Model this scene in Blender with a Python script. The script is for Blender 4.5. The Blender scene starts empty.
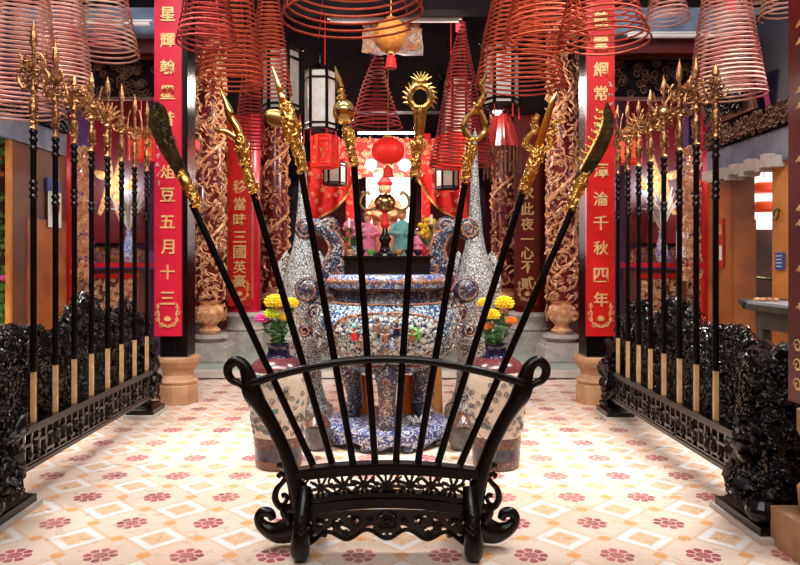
import bpy, math, random
import numpy as np
from mathutils import Vector, Matrix, noise
R0 = random.Random(7)
SC = bpy.context.scene
COL = SC.collection
F = 700.0; VX = 387.0; VY = 260.0; H = 1.35
PI = math.pi
def P(px, py, Y): return Vector(((px-VX)*Y/F, Y, H+(VY-py)*Y/F))
def PX(px, Y): return (px-VX)*Y/F
def PZ(py, Y): return H+(VY-py)*Y/F

# ------------------------------------------------------------------ materials
def nt(name):
    m = bpy.data.materials.new(name); m.use_nodes = True
    t = m.node_tree; t.nodes.clear()
    o = t.nodes.new('ShaderNodeOutputMaterial'); b = t.nodes.new('ShaderNodeBsdfPrincipled')
    t.links.new(b.outputs[0], o.inputs[0])
    return m, t, b
def ramp(t, fac, stops, const=False):
    r = t.nodes.new('ShaderNodeValToRGB')
    if const: r.color_ramp.interpolation = 'CONSTANT'
    e = r.color_ramp.elements
    while len(e) > 1: e.remove(e[-1])
    e[0].position = stops[0][0]; e[0].color = (*stops[0][1], 1)
    for p, c in stops[1:]:
        k = e.new(p); k.color = (*c, 1)
    t.links.new(fac, r.inputs[0]); return r.outputs[0]
def mat(name, c1, c2=None, rough=.5, metal=0, scale=8, bump=0, bscale=None, coat=0, emit=None, es=0, trans=0, spec=.5):
    m, t, b = nt(name)
    tc = t.nodes.new('ShaderNodeTexCoord')
    b.inputs['Roughness'].default_value = rough; b.inputs['Metallic'].default_value = metal
    b.inputs['Specular IOR Level'].default_value = spec; b.inputs['Coat Weight'].default_value = coat; b.inputs['Coat Roughness'].default_value = .12
    n = t.nodes.new('ShaderNodeTexNoise'); n.inputs['Scale'].default_value = scale; n.inputs['Detail'].default_value = 5
    t.links.new(tc.outputs['Object'], n.inputs['Vector'])
    c2 = c2 or tuple(x*.75 for x in c1)
    t.links.new(ramp(t, n.outputs[0], [(.3, c2), (.7, c1)]), b.inputs['Base Color'])
    if bump:
        n2 = t.nodes.new('ShaderNodeTexNoise'); n2.inputs['Scale'].default_value = bscale or scale*4; n2.inputs['Detail'].default_value = 4
        t.links.new(tc.outputs['Object'], n2.inputs['Vector'])
        bp = t.nodes.new('ShaderNodeBump'); bp.inputs['Strength'].default_value = bump; bp.inputs['Distance'].default_value = .01
        t.links.new(n2.outputs[0], bp.inputs['Height']); t.links.new(bp.outputs[0], b.inputs['Normal'])
    if emit: b.inputs['Emission Color'].default_value = (*emit, 1); b.inputs['Emission Strength'].default_value = es
    if trans: b.inputs['Transmission Weight'].default_value = trans
    return m
def mosaic(name, stops, scale=60, edge=(.03, .03, .05), ew=.06, rough=.2, stretch=(1, 1, 1)):
    m, t, b = nt(name)
    tc = t.nodes.new('ShaderNodeTexCoord'); mp = t.nodes.new('ShaderNodeMapping'); mp.inputs['Scale'].default_value = stretch
    t.links.new(tc.outputs['Object'], mp.inputs[0])
    v = t.nodes.new('ShaderNodeTexVoronoi'); v.inputs['Scale'].default_value = scale; t.links.new(mp.outputs[0], v.inputs['Vector'])
    e = t.nodes.new('ShaderNodeTexVoronoi'); e.feature = 'DISTANCE_TO_EDGE'; e.inputs['Scale'].default_value = scale; t.links.new(mp.outputs[0], e.inputs['Vector'])
    s = t.nodes.new('ShaderNodeSeparateColor'); t.links.new(v.outputs['Color'], s.inputs[0])
    # large scale drift of the palette
    n = t.nodes.new('ShaderNodeTexNoise'); n.inputs['Scale'].default_value = scale*.12; t.links.new(mp.outputs[0], n.inputs['Vector'])
    ad = t.nodes.new('ShaderNodeMath'); ad.operation = 'MULTIPLY_ADD'; ad.inputs[1].default_value = .6; t.links.new(s.outputs[0], ad.inputs[0])
    mu = t.nodes.new('ShaderNodeMath'); mu.operation = 'MULTIPLY_ADD'; mu.inputs[1].default_value = 1.6; mu.inputs[2].default_value = -.6; t.links.new(n.outputs[0], mu.inputs[0])
    t.links.new(mu.outputs[0], ad.inputs[2])
    col = ramp(t, ad.outputs[0], stops, True)
    lt = t.nodes.new('ShaderNodeMath'); lt.operation = 'GREATER_THAN'; lt.inputs[1].default_value = ew; t.links.new(e.outputs[0], lt.inputs[0])
    mx = t.nodes.new('ShaderNodeMix'); mx.data_type = 'RGBA'; mx.inputs['A'].default_value = (*edge, 1)
    t.links.new(lt.outputs[0], mx.inputs['Factor']); t.links.new(col, mx.inputs['B']); t.links.new(mx.outputs['Result'], b.inputs['Base Color'])
    bp = t.nodes.new('ShaderNodeBump'); bp.inputs['Strength'].default_value = .6; bp.inputs['Distance'].default_value = .006
    t.links.new(e.outputs[0], bp.inputs['Height']); t.links.new(bp.outputs[0], b.inputs['Normal'])
    b.inputs['Roughness'].default_value = rough
    return m
M = {}
M['black'] = mat('black_lacquer', (.006, .004, .004), (.002, .002, .002), .22, scale=6, coat=.1, bump=.08, bscale=60, spec=.3)
M['blackrough'] = mat('black_carving', (.007, .005, .005), (.003, .002, .002), .24, scale=14, coat=.25, bump=.4, bscale=60, spec=.35)
M['shaft'] = mat('black_shaft', (.004, .003, .003), (.002, .002, .002), .22, scale=10, spec=.2)
M['gold'] = mat('polished_gold', (.95, .62, .20), (.75, .42, .10), .22, 1, 20, .4, 70)
M['goldsmooth'] = mat('smooth_gold', (1, .68, .24), (.95, .55, .14), .1, 1, 6)
M['bronze'] = mat('dark_bronze', (.16, .14, .06), (.07, .06, .03), .3, 1, 14, .4, 40)
M['oldgold'] = mat('aged_gold', (.58, .29, .11), (.10, .04, .02), .28, .95, 34, .6, 90)
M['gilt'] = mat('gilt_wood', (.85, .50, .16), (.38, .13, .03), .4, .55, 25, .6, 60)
M['giltpale'] = mat('pale_gilt', (.95, .62, .34), (.55, .17, .07), .42, .3, 14, .4, 60)
M['bgold'] = mat('board_gold', (.95, .72, .34), (.80, .50, .18), .35, .35, 30)
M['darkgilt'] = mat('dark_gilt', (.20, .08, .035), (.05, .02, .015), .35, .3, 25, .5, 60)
M['red'] = mat('red_lacquer', (.62, .012, .012), (.48, .008, .010), .3, scale=5, coat=.3)
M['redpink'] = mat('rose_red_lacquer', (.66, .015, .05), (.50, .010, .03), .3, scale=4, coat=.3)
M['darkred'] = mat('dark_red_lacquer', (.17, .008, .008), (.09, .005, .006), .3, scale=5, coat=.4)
M['redcloth'] = mat('red_cloth', (.75, .02, .015), (.5, .01, .01), .7, scale=20, bump=.3)
M['coil'] = mat('incense_red', (.34, .018, .008), (.20, .010, .006), .8, scale=30)
M['coildaylit'] = mat('incense_daylit', (.64, .43, .33), (.46, .10, .085), .75, scale=5)  # same incense as the red coils, with daylight painted into the colour
M['coilorange'] = mat('incense_orange', (.50, .065, .014), (.28, .028, .008), .8, scale=30)
M['string'] = mat('red_string', (.6, .03, .03), None, .8)
M['tag'] = mat('pink_paper', (.85, .10, .12), (.7, .06, .08), .8)
M['wood'] = mat('raw_wood', (.78, .50, .23), (.60, .34, .13), .45, scale=18)
M['brownwood'] = mat('brown_wood', (.20, .07, .03), (.06, .025, .018), .4, scale=2, coat=.2)
M['orangewood'] = mat('orange_wood', (.50, .15, .03), (.24, .06, .02), .4, scale=3, coat=.2)
M['yellowwall'] = mat('ochre_wall', (.78, .30, .04), (.55, .16, .02), .5, scale=2.5)
M['darkwood'] = mat('dark_wood', (.012, .007, .007), (.005, .003, .005), .8, scale=5, spec=.1)
M['bluebeam'] = mat('blue_painted_beam', (.22, .29, .40), (.10, .13, .22), .4, scale=7)
M['navy'] = mat('navy_wall', (.018, .020, .055), (.008, .010, .028), .5, scale=4)
M['purple'] = mat('purple_paint', (.16, .05, .14), (.07, .03, .09), .4, scale=4)
M['steel'] = mat('blue_steel_post', (.30, .40, .52), (.20, .28, .38), .3, .3, scale=4)
M['magenta'] = mat('magenta_wood', (.55, .03, .13), (.35, .02, .08), .35, scale=4, coat=.3)
M['stone'] = mat('sand_stone', (.58, .32, .16), (.40, .20, .10), .6, scale=9, bump=.5)
M['greystone'] = mat('grey_stone', (.55, .50, .46), (.36, .32, .29), .6, scale=12, bump=.4)
M['whitestone'] = mat('pale_stone', (.66, .60, .55), (.5, .45, .4), .5, scale=8, bump=.2)
M['greenfloor'] = mat('green_cement', (.36, .44, .38), (.26, .34, .29), .35, scale=6)
M['tabletop'] = mat('pale_table_top', (.58, .64, .68), (.38, .42, .46), .35, scale=30)
M['tablebase'] = mat('olive_table', (.10, .10, .07), (.05, .05, .04), .5, scale=10)
M['white'] = mat('white_glass', (.58, .52, .46), (.42, .36, .31), .4, scale=9)
M['whitepaper'] = mat('white_paper', (.85, .84, .82), (.78, .77, .74), .7)
M['orangepaper'] = mat('orange_paper', (.80, .32, .06), (.55, .16, .02), .6, scale=40, bump=.8, bscale=60)
M['lanternred'] = mat('lantern_red', (.80, .02, .01), (.55, .01, .01), .5, scale=25, emit=(1, .03, .01), es=.22)
M['lanternorange'] = mat('lantern_orange', (.80, .08, .01), (.65, .03, .01), .5, scale=35, emit=(1, .09, .01), es=.35)
M['tube'] = mat('tube_light', (1, 1, 1), (1, 1, 1), .5, emit=(.85, .92, 1), es=9)
M['tubedim'] = mat('tube_dim', (.85, .80, .78), (.75, .70, .68), .3, emit=(1, .8, .75), es=.12)  # faint glow put into the tube as emission
M['bulb'] = mat('lamp_bulb', (1, 1, 1), (1, 1, 1), .5, emit=(1, .95, .92), es=6)
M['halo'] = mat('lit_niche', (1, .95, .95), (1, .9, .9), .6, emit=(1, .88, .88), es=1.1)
M['orange'] = mat('orange_wax', (1, .17, .012), (.95, .13, .01), .45, scale=5)
M['paleorange'] = mat('pale_orange_wax', (.95, .42, .10), None, .45)
M['yellow'] = mat('yellow_petal', (.95, .72, .03), (.85, .55, .02), .6, scale=60)
M['lime'] = mat('lime_petal', (.72, .80, .05), (.6, .7, .03), .6, scale=60)
M['pink'] = mat('pink_petal', (.85, .10, .42), (.7, .05, .3), .6, scale=60)
M['orangep'] = mat('orange_petal', (.95, .28, .03), (.85, .2, .02), .6, scale=60)
M['leaf'] = mat('green_leaf', (.06, .17, .03), (.03, .09, .02), .5, scale=30)
M['leafbright'] = mat('bright_leaf', (.20, .50, .08), (.08, .25, .04), .5, scale=20)
M['cobalt'] = mat('cobalt_glaze', (.012, .010, .045), (.006, .005, .02), .15, scale=20, coat=.5)
M['maroon'] = mat('maroon_glaze', (.17, .03, .03), (.07, .02, .025), .2, scale=25, coat=.5)
M['brownglaze'] = mat('brown_glaze', (.34, .13, .04), (.16, .06, .03), .25, scale=40, coat=.4)
M['jar'] = mat('grey_jar', (.16, .14, .13), (.07, .06, .06), .25, scale=30, coat=.4)
M['bluesign'] = mat('blue_sign', (.02, .08, .35), (.02, .06, .28), .4)
M['turq'] = mat('turquoise', (.22, .60, .55), (.10, .40, .40), .5)
M['pinkrobe'] = mat('pink_robe', (.85, .30, .42), (.7, .15, .3), .5, scale=20)
M['brass'] = mat('brass', (.62, .40, .16), (.25, .14, .05), .25, 1, 12)
M['urnblue'] = mosaic('urn_blue', [(0, (.50, .58, .62)), (.18, (.02, .07, .26)), (.30, (.42, .60, .66)), (.46, (.02, .04, .14)), (.58, (.60, .66, .68)), (.76, (.05, .12, .30)), (.9, (.26, .16, .10))], 56, ew=.08)
M['urnrim'] = mosaic('urn_rim', [(0, (.20, .30, .62)), (.3, (.62, .66, .72)), (.55, (.10, .18, .5)), (.75, (.6, .33, .26))], 60, ew=.05)
M['urndark'] = mosaic('urn_dark', [(0, (.03, .04, .10)), (.3, (.26, .27, .28)), (.42, (.015, .02, .05)), (.62, (.15, .08, .05)), (.82, (.42, .42, .42))], 62, ew=.08)
M['urnwhite'] = mosaic('urn_white', [(0, (.62, .62, .58)), (.3, (.45, .50, .54)), (.5, (.65, .60, .50)), (.7, (.28, .17, .10)), (.85, (.55, .52, .48))], 55, ew=.09)
M['urnbase'] = mosaic('urn_base', [(0, (.04, .07, .24)), (.25, (.46, .47, .52)), (.42, (.10, .10, .28)), (.58, (.55, .56, .58)), (.72, (.02, .04, .16)), (.88, (.26, .15, .12))], 65, ew=.05)
M['scales'] = mosaic('white_scales', [(0, (.52, .50, .47)), (.4, (.38, .37, .36)), (.8, (.56, .54, .50))], 50, (.08, .07, .07), .10, .35, (1, 1, .75))
M['pebble'] = mosaic('pebble_mix', [(0, (.60, .58, .53)), (.35, (.45, .43, .39)), (.5, (.56, .52, .45)), (.68, (.32, .17, .09)), (.82, (.5, .34, .22))], 14, (.05, .04, .04), .02)
M['porcelain'] = mosaic('painted_porcelain', [(0, (.62, .49, .37)), (.56, (.60, .47, .36)), (.66, (.10, .20, .18)), (.73, (.66, .54, .42)), (.84, (.45, .16, .05)), (.9, (.12, .18, .22)), (.95, (.66, .54, .42))], 26, (.68, .56, .44), .04, .15)
M['brownband'] = mosaic('brown_band', [(0, (.17, .055, .02)), (.5, (.08, .025, .015)), (.8, (.24, .09, .03))], 40, (.10, .05, .04), .1)
M['rimorange'] = mosaic('orange_shards', [(0, (.50, .18, .07)), (.4, (.36, .12, .06)), (.7, (.6, .42, .30))], 80)

def floor_mat():
    m, t, b = nt('patterned_tiles')
    L = t.links
    tc = t.nodes.new('ShaderNodeTexCoord'); sp = t.nodes.new('ShaderNodeSeparateXYZ'); L.new(tc.outputs['Object'], sp.inputs[0])
    def mth(op, a, b_=None, c=None):
        n = t.nodes.new('ShaderNodeMath'); n.operation = op
        for i, v in enumerate((a, b_, c)):
            if v is None: continue
            if isinstance(v, (int, float)): n.inputs[i].default_value = v
            else: L.new(v, n.inputs[i])
        return n.outputs[0]
    p = .3935
    u = mth('DIVIDE', mth('ADD', sp.outputs[0], 1.309), p); v = mth('DIVIDE', mth('SUBTRACT', sp.outputs[1], 3.199), p)
    fr = lambda x, o: mth('SUBTRACT', mth('FRACT', mth('ADD', x, o)), .5)
    a = fr(u, .5+20); bb = fr(v, .5+20); a2 = fr(u, 20); b2 = fr(v, 20)
    r = mth('SQRT', mth('ADD', mth('MULTIPLY', a, a), mth('MULTIPLY', bb, bb)))
    th = mth('ARCTAN2', bb, a)
    c8 = mth('COSINE', mth('MULTIPLY', th, 8)); c4 = mth('COSINE', mth('MULTIPLY', th, 4))
    band = lambda x, lo, hi: mth('MULTIPLY', mth('GREATER_THAN', x, lo), mth('LESS_THAN', x, hi))
    ro = mth('MULTIPLY', band(r, .10, mth('MULTIPLY_ADD', c8, .010, .188)), mth('GREATER_THAN', c8, -.78))
    ri = mth('MULTIPLY', mth('LESS_THAN', r, .085), mth('GREATER_THAN', mth('ABSOLUTE', c4), .16))
    ros = mth('MAXIMUM', ro, ri)
    d2 = mth('ADD', mth('ABSOLUTE', a2), mth('ABSOLUTE', b2))
    frame = band(d2, .235, .355)
    inner = mth('LESS_THAN', d2, .20)
    crs = mth('LESS_THAN', mth('MINIMUM', mth('ABSOLUTE', mth('ADD', a2, b2)), mth('ABSOLUTE', mth('SUBTRACT', a2, b2))), .012)
    inner = mth('MULTIPLY', inner, mth('SUBTRACT', 1, mth('MULTIPLY', crs, .8)))
    dash = mth('MULTIPLY', band(d2, .385, .425), mth('GREATER_THAN', mth('SINE', mth('MULTIPLY', mth('ADD', a2, b2), 62)), 0))
    dash2 = mth('MULTIPLY', band(d2, .385, .425), mth('GREATER_THAN', mth('SINE', mth('MULTIPLY', mth('SUBTRACT', a2, b2), 62)), 0))
    dash = mth('MAXIMUM', mth('MULTIPLY', dash, mth('GREATER_THAN', mth('MULTIPLY', a2, b2), -9)), mth('MULTIPLY', dash2, .6))
    dq = lambda x, y: mth('LESS_THAN', mth('MAXIMUM', mth('MAXIMUM', mth('ABSOLUTE', x), mth('ABSOLUTE', y)), mth('MULTIPLY', mth('ADD', mth('ABSOLUTE', x), mth('ABSOLUTE', y)), .72)), .082)
    dot = mth('MAXIMUM', dq(a2, bb), dq(a, b2))
    ns = t.nodes.new('ShaderNodeTexNoise'); ns.inputs['Scale'].default_value = 1.6; ns.inputs['Detail'].default_value = 6; L.new(tc.outputs['Object'], ns.inputs['Vector'])
    base = ramp(t, ns.outputs[0], [(.3, (.70, .51, .38)), (.7, (.81, .65, .54))])
    def mix(f, A, B):
        n = t.nodes.new('ShaderNodeMix'); n.data_type = 'RGBA'; L.new(f, n.inputs['Factor']); L.new(A, n.inputs['A'])
        if isinstance(B, tuple): n.inputs['B'].default_value = (*B, 1)
        else: L.new(B, n.inputs['B'])
        return n.outputs['Result']
    # worn glaze: pattern strength drifts with a noise
    wear = ramp(t, ns.outputs[0], [(.35, (.75, .75, .75)), (.65, (1, 1, 1))])
    w = lambda f: mth('MULTIPLY', f, wear)
    c = mix(w(frame), base, (.80, .78, .77))
    c = mix(mth('MULTIPLY', inner, .8), c, (.70, .43, .22))
    c = mix(mth('MULTIPLY', dash, .75), c, (.70, .38, .17))
    c = mix(mth('MULTIPLY', dot, .9), c, (.76, .36, .12))
    n3 = t.nodes.new('ShaderNodeTexNoise'); n3.inputs['Scale'].default_value = 9; L.new(tc.outputs['Object'], n3.inputs['Vector'])
    rc = ramp(t, n3.outputs[0], [(.35, (.24, .02, .05)), (.65, (.44, .045, .07))])
    c = mix(w(ros), c, rc)
    # grout
    gx = mth('MINIMUM', mth('ABSOLUTE', mth('SUBTRACT', mth('FRACT', mth('ADD', mth('MULTIPLY', u, 2), 40.5)), .5)), mth('ABSOLUTE', mth('SUBTRACT', mth('FRACT', mth('ADD', mth('MULTIPLY', v, 2), 40.5)), .5)))
    c = mix(mth('MULTIPLY', mth('LESS_THAN', gx, .006), .35), c, (.35, .25, .2))
    L.new(c, b.inputs['Base Color'])
    L.new(mth('MULTIPLY_ADD', n3.outputs[0], .3, .16), b.inputs['Roughness'])
    b.inputs['Specular IOR Level'].default_value = .5
    return m
M['floor'] = floor_mat()

# ------------------------------------------------------------------ mesh builder
class MB:
    def __init__(s): s.v = []; s.f = []; s.mi = []; s.k = 0; s.n = 0
    def add(s, vs, fs, mi=None):
        vs = np.asarray(vs, dtype=float).reshape(-1, 3)
        s.v.append(vs); o = s.n
        s.f.extend([tuple(i+o for i in f) for f in fs]); s.mi.extend([s.k if mi is None else mi]*len(fs)); s.n += len(vs)
        return s
    def box(s, c, d, rz=0, taper=1, ry=0):
        x, y, z = d[0]/2, d[1]/2, d[2]/2
        vs = np.array([(a*x*(taper if e > 0 else 1), b*y*(taper if e > 0 else 1), e*z) for e in (-1, 1) for a, b in ((-1, -1), (1, -1), (1, 1), (-1, 1))])
        if ry:
            co, si = math.cos(ry), math.sin(ry); vs = vs @ np.array([(co, 0, -si), (0, 1, 0), (si, 0, co)])
        if rz:
            co, si = math.cos(rz), math.sin(rz); vs = vs @ np.array([(co, si, 0), (-si, co, 0), (0, 0, 1)])
        return s.add(vs+np.array(c), [(3, 2, 1, 0), (4, 5, 6, 7), (0, 1, 5, 4), (1, 2, 6, 5), (2, 3, 7, 6), (3, 0, 4, 7)])
    def tube(s, pts, rad, n=6, flat=None, cap=True):
        p = np.array([tuple(q) for q in pts], dtype=float); m = len(p)
        if np.isscalar(rad): rad = [rad]*m
        t = np.gradient(p, axis=0); t /= (np.linalg.norm(t, axis=1)[:, None]+1e-9)
        ref = np.array((0, 1, 0.)) if abs(t[0][1]) < .8 else np.array((1., 0, 0))
        rings = np.empty((m, n, 3)); ang = np.arange(n)*2*PI/n; ca = np.cos(ang)[:, None]; sa = np.sin(ang)[:, None]
        for i in range(m):
            a = ref-t[i]*ref.dot(t[i]); a /= (np.linalg.norm(a)+1e-9); ref = a
            b = np.cross(t[i], a)
            k = flat if flat else 1
            rings[i] = p[i]+rad[i]*(ca*a*k+sa*b)
        fs = []
        for i in range(m-1):
            for j in range(n):
                q = (j+1) % n; fs.append((i*n+j, i*n+q, (i+1)*n+q, (i+1)*n+j))
        if cap: fs.append(tuple(range(n-1, -1, -1))); fs.append(tuple((m-1)*n+j for j in range(n)))
        return s.add(rings, fs)
    def lathe(s, prof, c=(0, 0, 0), n=32, sq=1.0, wob=None, axis=None):
        ang = np.arange(n)*2*PI/n; vs = []
        for r, z in prof:
            rr = r*(wob(ang, z) if wob else 1)
            vs.append(np.stack([np.cos(ang)*rr, np.sin(ang)*rr*sq, np.full(n, z)], 1))
        vs = np.concatenate(vs)
        if axis is not None:
            A = np.array(Vector((0, 0, 1)).rotation_difference(Vector(axis)).to_matrix()); vs = vs @ A.T
        vs = vs+np.array(tuple(c)); m = len(prof); fs = []
        for i in range(m-1):
            for j in range(n):
                q = (j+1) % n; fs.append((i*n+j, i*n+q, (i+1)*n+q, (i+1)*n+j))
        fs.append(tuple(range(n-1, -1, -1))); fs.append(tuple((m-1)*n+j for j in range(n)))
        return s.add(vs, fs)
    def prism(s, poly, th, org, u, v):
        """poly of 2D points in axes u,v; thickness th along u x v, centred"""
        u = Vector(u).normalized(); v = Vector(v).normalized(); w = u.cross(v); o = Vector(org); n = len(poly)
        vs = [tuple(o+u*a+v*b+w*k) for k in (-th/2, th/2) for a, b in poly]
        ar = sum(poly[i][0]*poly[(i+1) % n][1]-poly[(i+1) % n][0]*poly[i][1] for i in range(n))
        fs = [tuple(range(n-1, -1, -1)), tuple(range(n, 2*n))]+[(i, (i+1) % n, (i+1) % n+n, i+n) for i in range(n)]
        if ar < 0: fs = [tuple(reversed(f)) for f in fs]
        return s.add(vs, fs)
    def ball(s, c, r, sc=(1, 1, 1), n=12, m=8):
        prof = [(r*math.sin(PI*i/m) if 0 < i < m else r*.02, -r*math.cos(PI*i/m)) for i in range(m+1)]
        ang = np.arange(n)*2*PI/n
        vs = np.concatenate([np.stack([np.cos(ang)*a*sc[0], np.sin(ang)*a*sc[1], np.full(n, z*sc[2])], 1) for a, z in prof])+np.array(tuple(c))
        fs = [(i*n+j, i*n+(j+1) % n, (i+1)*n+(j+1) % n, (i+1)*n+j) for i in range(m) for j in range(n)]
        fs.append(tuple(range(n-1, -1, -1))); fs.append(tuple(m*n+j for j in range(n)))
        return s.add(vs, fs)
    def curl(s, c, u, v, w, R, r, turns=1.4, hand=1, lift=.5, n=5):
        k = max(7, int(turns*8)); pts = []; rad = []
        for i in range(k+1):
            t = i/k; a = t*turns*2*PI*hand; q = R*(1-.82*t)
            pts.append(c+u*(math.cos(a)*q)+v*(math.sin(a)*q)+w*(lift*R*t)); rad.append(r*(.35+1.0*t if t < .6 else .95*(1.25-.6*t)))
        return s.tube(pts, rad, n)
    def grid(s, pts, nu, nv, closed_u=False):
        fs = []
        for j in range(nv-1):
            for i in range(nu if closed_u else nu-1):
                q = (i+1) % nu; fs.append((j*nu+i, j*nu+q, (j+1)*nu+q, (j+1)*nu+i))
        return s.add(pts, fs)
    def build(s, name, mats, parent=None, smooth=True, loc=None):
        me = bpy.data.meshes.new(name)
        vs = np.concatenate(s.v) if s.v else np.zeros((0, 3))
        off = Vector(loc) if loc is not None else None
        if off is not None: vs = vs-np.array(tuple(off))
        me.from_pydata(vs.tolist(), [], s.f)
        if not isinstance(mats, (list, tuple)): mats = [mats]
        for m in mats: me.materials.append(M[m] if isinstance(m, str) else m)
        if len(mats) > 1: me.polygons.foreach_set('material_index', s.mi)
        me.polygons.foreach_set('use_smooth', [smooth]*len(me.polygons)); me.update()
        o = bpy.data.objects.new(name, me); COL.objects.link(o)
        if smooth:
            try: me.set_sharp_from_angle(angle=math.radians(42))
            except Exception: pass
        if off is not None: o.location = off
        if parent is not None:
            o.parent = parent
            if off is None: o.location = -wloc(parent)
            else: o.location = off-wloc(parent)
        return o
def wloc(o):
    l = Vector(o.location)
    while o.parent: o = o.parent; l += Vector(o.location)
    return l
def root(name, label, cat, loc=(0, 0, 0), group=None):
    o = bpy.data.objects.new(name, None); COL.objects.link(o); o.location = loc; o.empty_display_size = .1
    return tag(o, label, cat, group)
def tag(o, label, cat, group=None, kind=None):
    o['label'] = label; o['category'] = cat
    if group: o['group'] = group
    if kind: o['kind'] = kind
    return o
def struct(o): o['kind'] = 'structure'; return o
def B(name, mats, c, d, parent=None, **k): return MB().box(c, d, **k).build(name, mats, parent, smooth=False)
def smoothpath(pts, k=6):
    """Catmull-Rom through tuples (any dimension)"""
    p = np.array(pts, dtype=float); p = np.vstack([2*p[0]-p[1], p, 2*p[-1]-p[-2]]); out = []
    for i in range(1, len(p)-2):
        for j in range(k):
            t = j/k
            out.append(.5*((2*p[i])+(-p[i-1]+p[i+1])*t+(2*p[i-1]-5*p[i]+4*p[i+1]-p[i+2])*t*t+(-p[i-1]+3*p[i]-3*p[i+1]+p[i+2])*t**3))
    out.append(p[-2]); return np.array(out)
def itube(mb, pts, Y=3.25, n=8, k=6, flat=None):
    """pts: (px, py, radius px[, dY]) drawn as a rod standing at depth Y"""
    q = smoothpath([(a[0], a[1], a[2], a[3] if len(a) > 3 else 0) for a in pts], k)
    s = Y/F
    return mb.tube([P(a[0], a[1], Y)+Vector((0, a[3], 0)) for a in q], [max(.0006, a[2]*s) for a in q], n, flat)
def glyphs(chars, r, y, x, zs, size, m='bgold', parent=None):
    for ch, z in zip(chars, zs):
        mb = MB(); glyph(mb, ch, (x, y, z), size, depth=.007, bold=.013); mb.build('character', m, parent)
def glyph(mb, ch, c, size, u=(1, 0, 0), v=(0, 0, 1), depth=.012, bold=.012):
    cu = bpy.data.curves.new('g', 'FONT'); cu.body = ch; cu.size = 1; cu.extrude = depth/size; cu.offset = bold; cu.resolution_u = 3
    o = bpy.data.objects.new('g', cu); COL.objects.link(o); bpy.context.view_layer.update()
    me = bpy.data.meshes.new_from_object(o.evaluated_get(bpy.context.evaluated_depsgraph_get()))
    vs = np.array([tuple(x.co) for x in me.vertices]); fs = [tuple(p.vertices) for p in me.polygons]
    bpy.data.objects.remove(o); bpy.data.curves.remove(cu); bpy.data.meshes.remove(me)
    if len(vs) == 0: return
    mn, mx = vs.min(0), vs.max(0); vs[:, :2] -= ((mn+mx)/2)[:2]
    k = size/max(mx[0]-mn[0], mx[1]-mn[1], .5)
    u = np.array(u, float); v = np.array(v, float); w = np.cross(u, v)
    mb.add(np.array(tuple(c))+np.outer(vs[:, 0]*k, u)+np.outer(vs[:, 1]*k, v)+np.outer(vs[:, 2]*size, w), fs)
# ================================================================== setting
struct(B('floor', 'floor', (0, 3.97, -.05), (14, 8, .1)))
mb = MB(); mb.box((0, 11.2, .04), (9.2, 6.45, .09)); o = struct(mb.build('trim_1', 'greenfloor', smooth=False))
mb = MB(); mb.box((0, 7.96, .055), (9.2, .10, .075)); struct(mb.build('trim_2', 'whitestone', smooth=False))
def wall(name, m, x0, x1, y0, y1, z0, z1): return struct(B(name, m, ((x0+x1)/2, (y0+y1)/2, (z0+z1)/2), (abs(x1-x0), abs(y1-y0), abs(z1-z0))))
for s, side in ((-1, 'left'), (1, 'right')):
    X = 3.4*s; W = 3.64*s if s > 0 else -3.435
    if s < 0:
        wall('wall_left', 'brownwood', X, W, 6.34, 7.42, 0, 2.44); wall('wall_left_near', 'brownwood', X, W, -.8, 5.0, 0, 3.6); wall('floor_plinth', 'whitestone', X, X+.02, -.8, 5.0, 0, .12)
        wall('wall_left_lit', 'orangewood', X+.012, X-.02, 6.60, 7.40, .05, 1.75)  # brighter orange panel stands in for light on the lower wall
        wall('trim_3', 'yellowwall', X+.004, W-.002, 6.30, 6.345, 0, 2.44)
        zt = 2.44
    else:
        wall('wall_right', 'orangewood', X, W, 6.93, 7.42, 0, 2.2)
        wall('wall_right_near', 'yellowwall', X, W, -.8, 6.18, 0, 2.2)
        wall('trim_4', 'orangewood', X+.02, W, 6.90, 6.935, 0, 1.75)
        zt = 2.2
    wall('trim_%d' % (5 if s < 0 else 6), 'bluebeam', X-.03*s, W, 5.0 if s < 0 else -.8, 7.36, zt, zt+.28)
    wall('wall_%s_upper' % side, 'navy', X, W, 5.0 if s < 0 else -.8, 7.36, zt+.28, 3.6)
    wall('trim_%d' % (7 if s < 0 else 8), 'bluebeam', s*2.2, s*4.4, 6.85, 7.05, 3.56, 3.82)
    wall('trim_%d' % (9 if s < 0 else 10), 'darkred', s*2.15, s*4.4, 7.0, 7.1, 3.42, 3.56)
    # side chapel back and outer walls
    wall('wall_%s_chapel' % side, 'purple', s*2.45, s*(4.45 if s < 0 else 3.86), 8.82, 8.9, .09, 3.5)
    xo = 4.4 if s < 0 else 3.8
    wall('wall_%s_outer' % side, 'navy', s*xo, s*(xo+.06), 7.42, 8.9, 0, 4.6)
    wall('wall_%s_return' % side, 'navy', s*(3.64 if s > 0 else 3.44), s*(4.5 if s < 0 else 3.86), 7.36, 7.42, 0, 4.6)
    wall('wall_%s_hall' % side, 'darkred', s*2.42, s*2.5, 8.9, 14, .09, 4.6)
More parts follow.
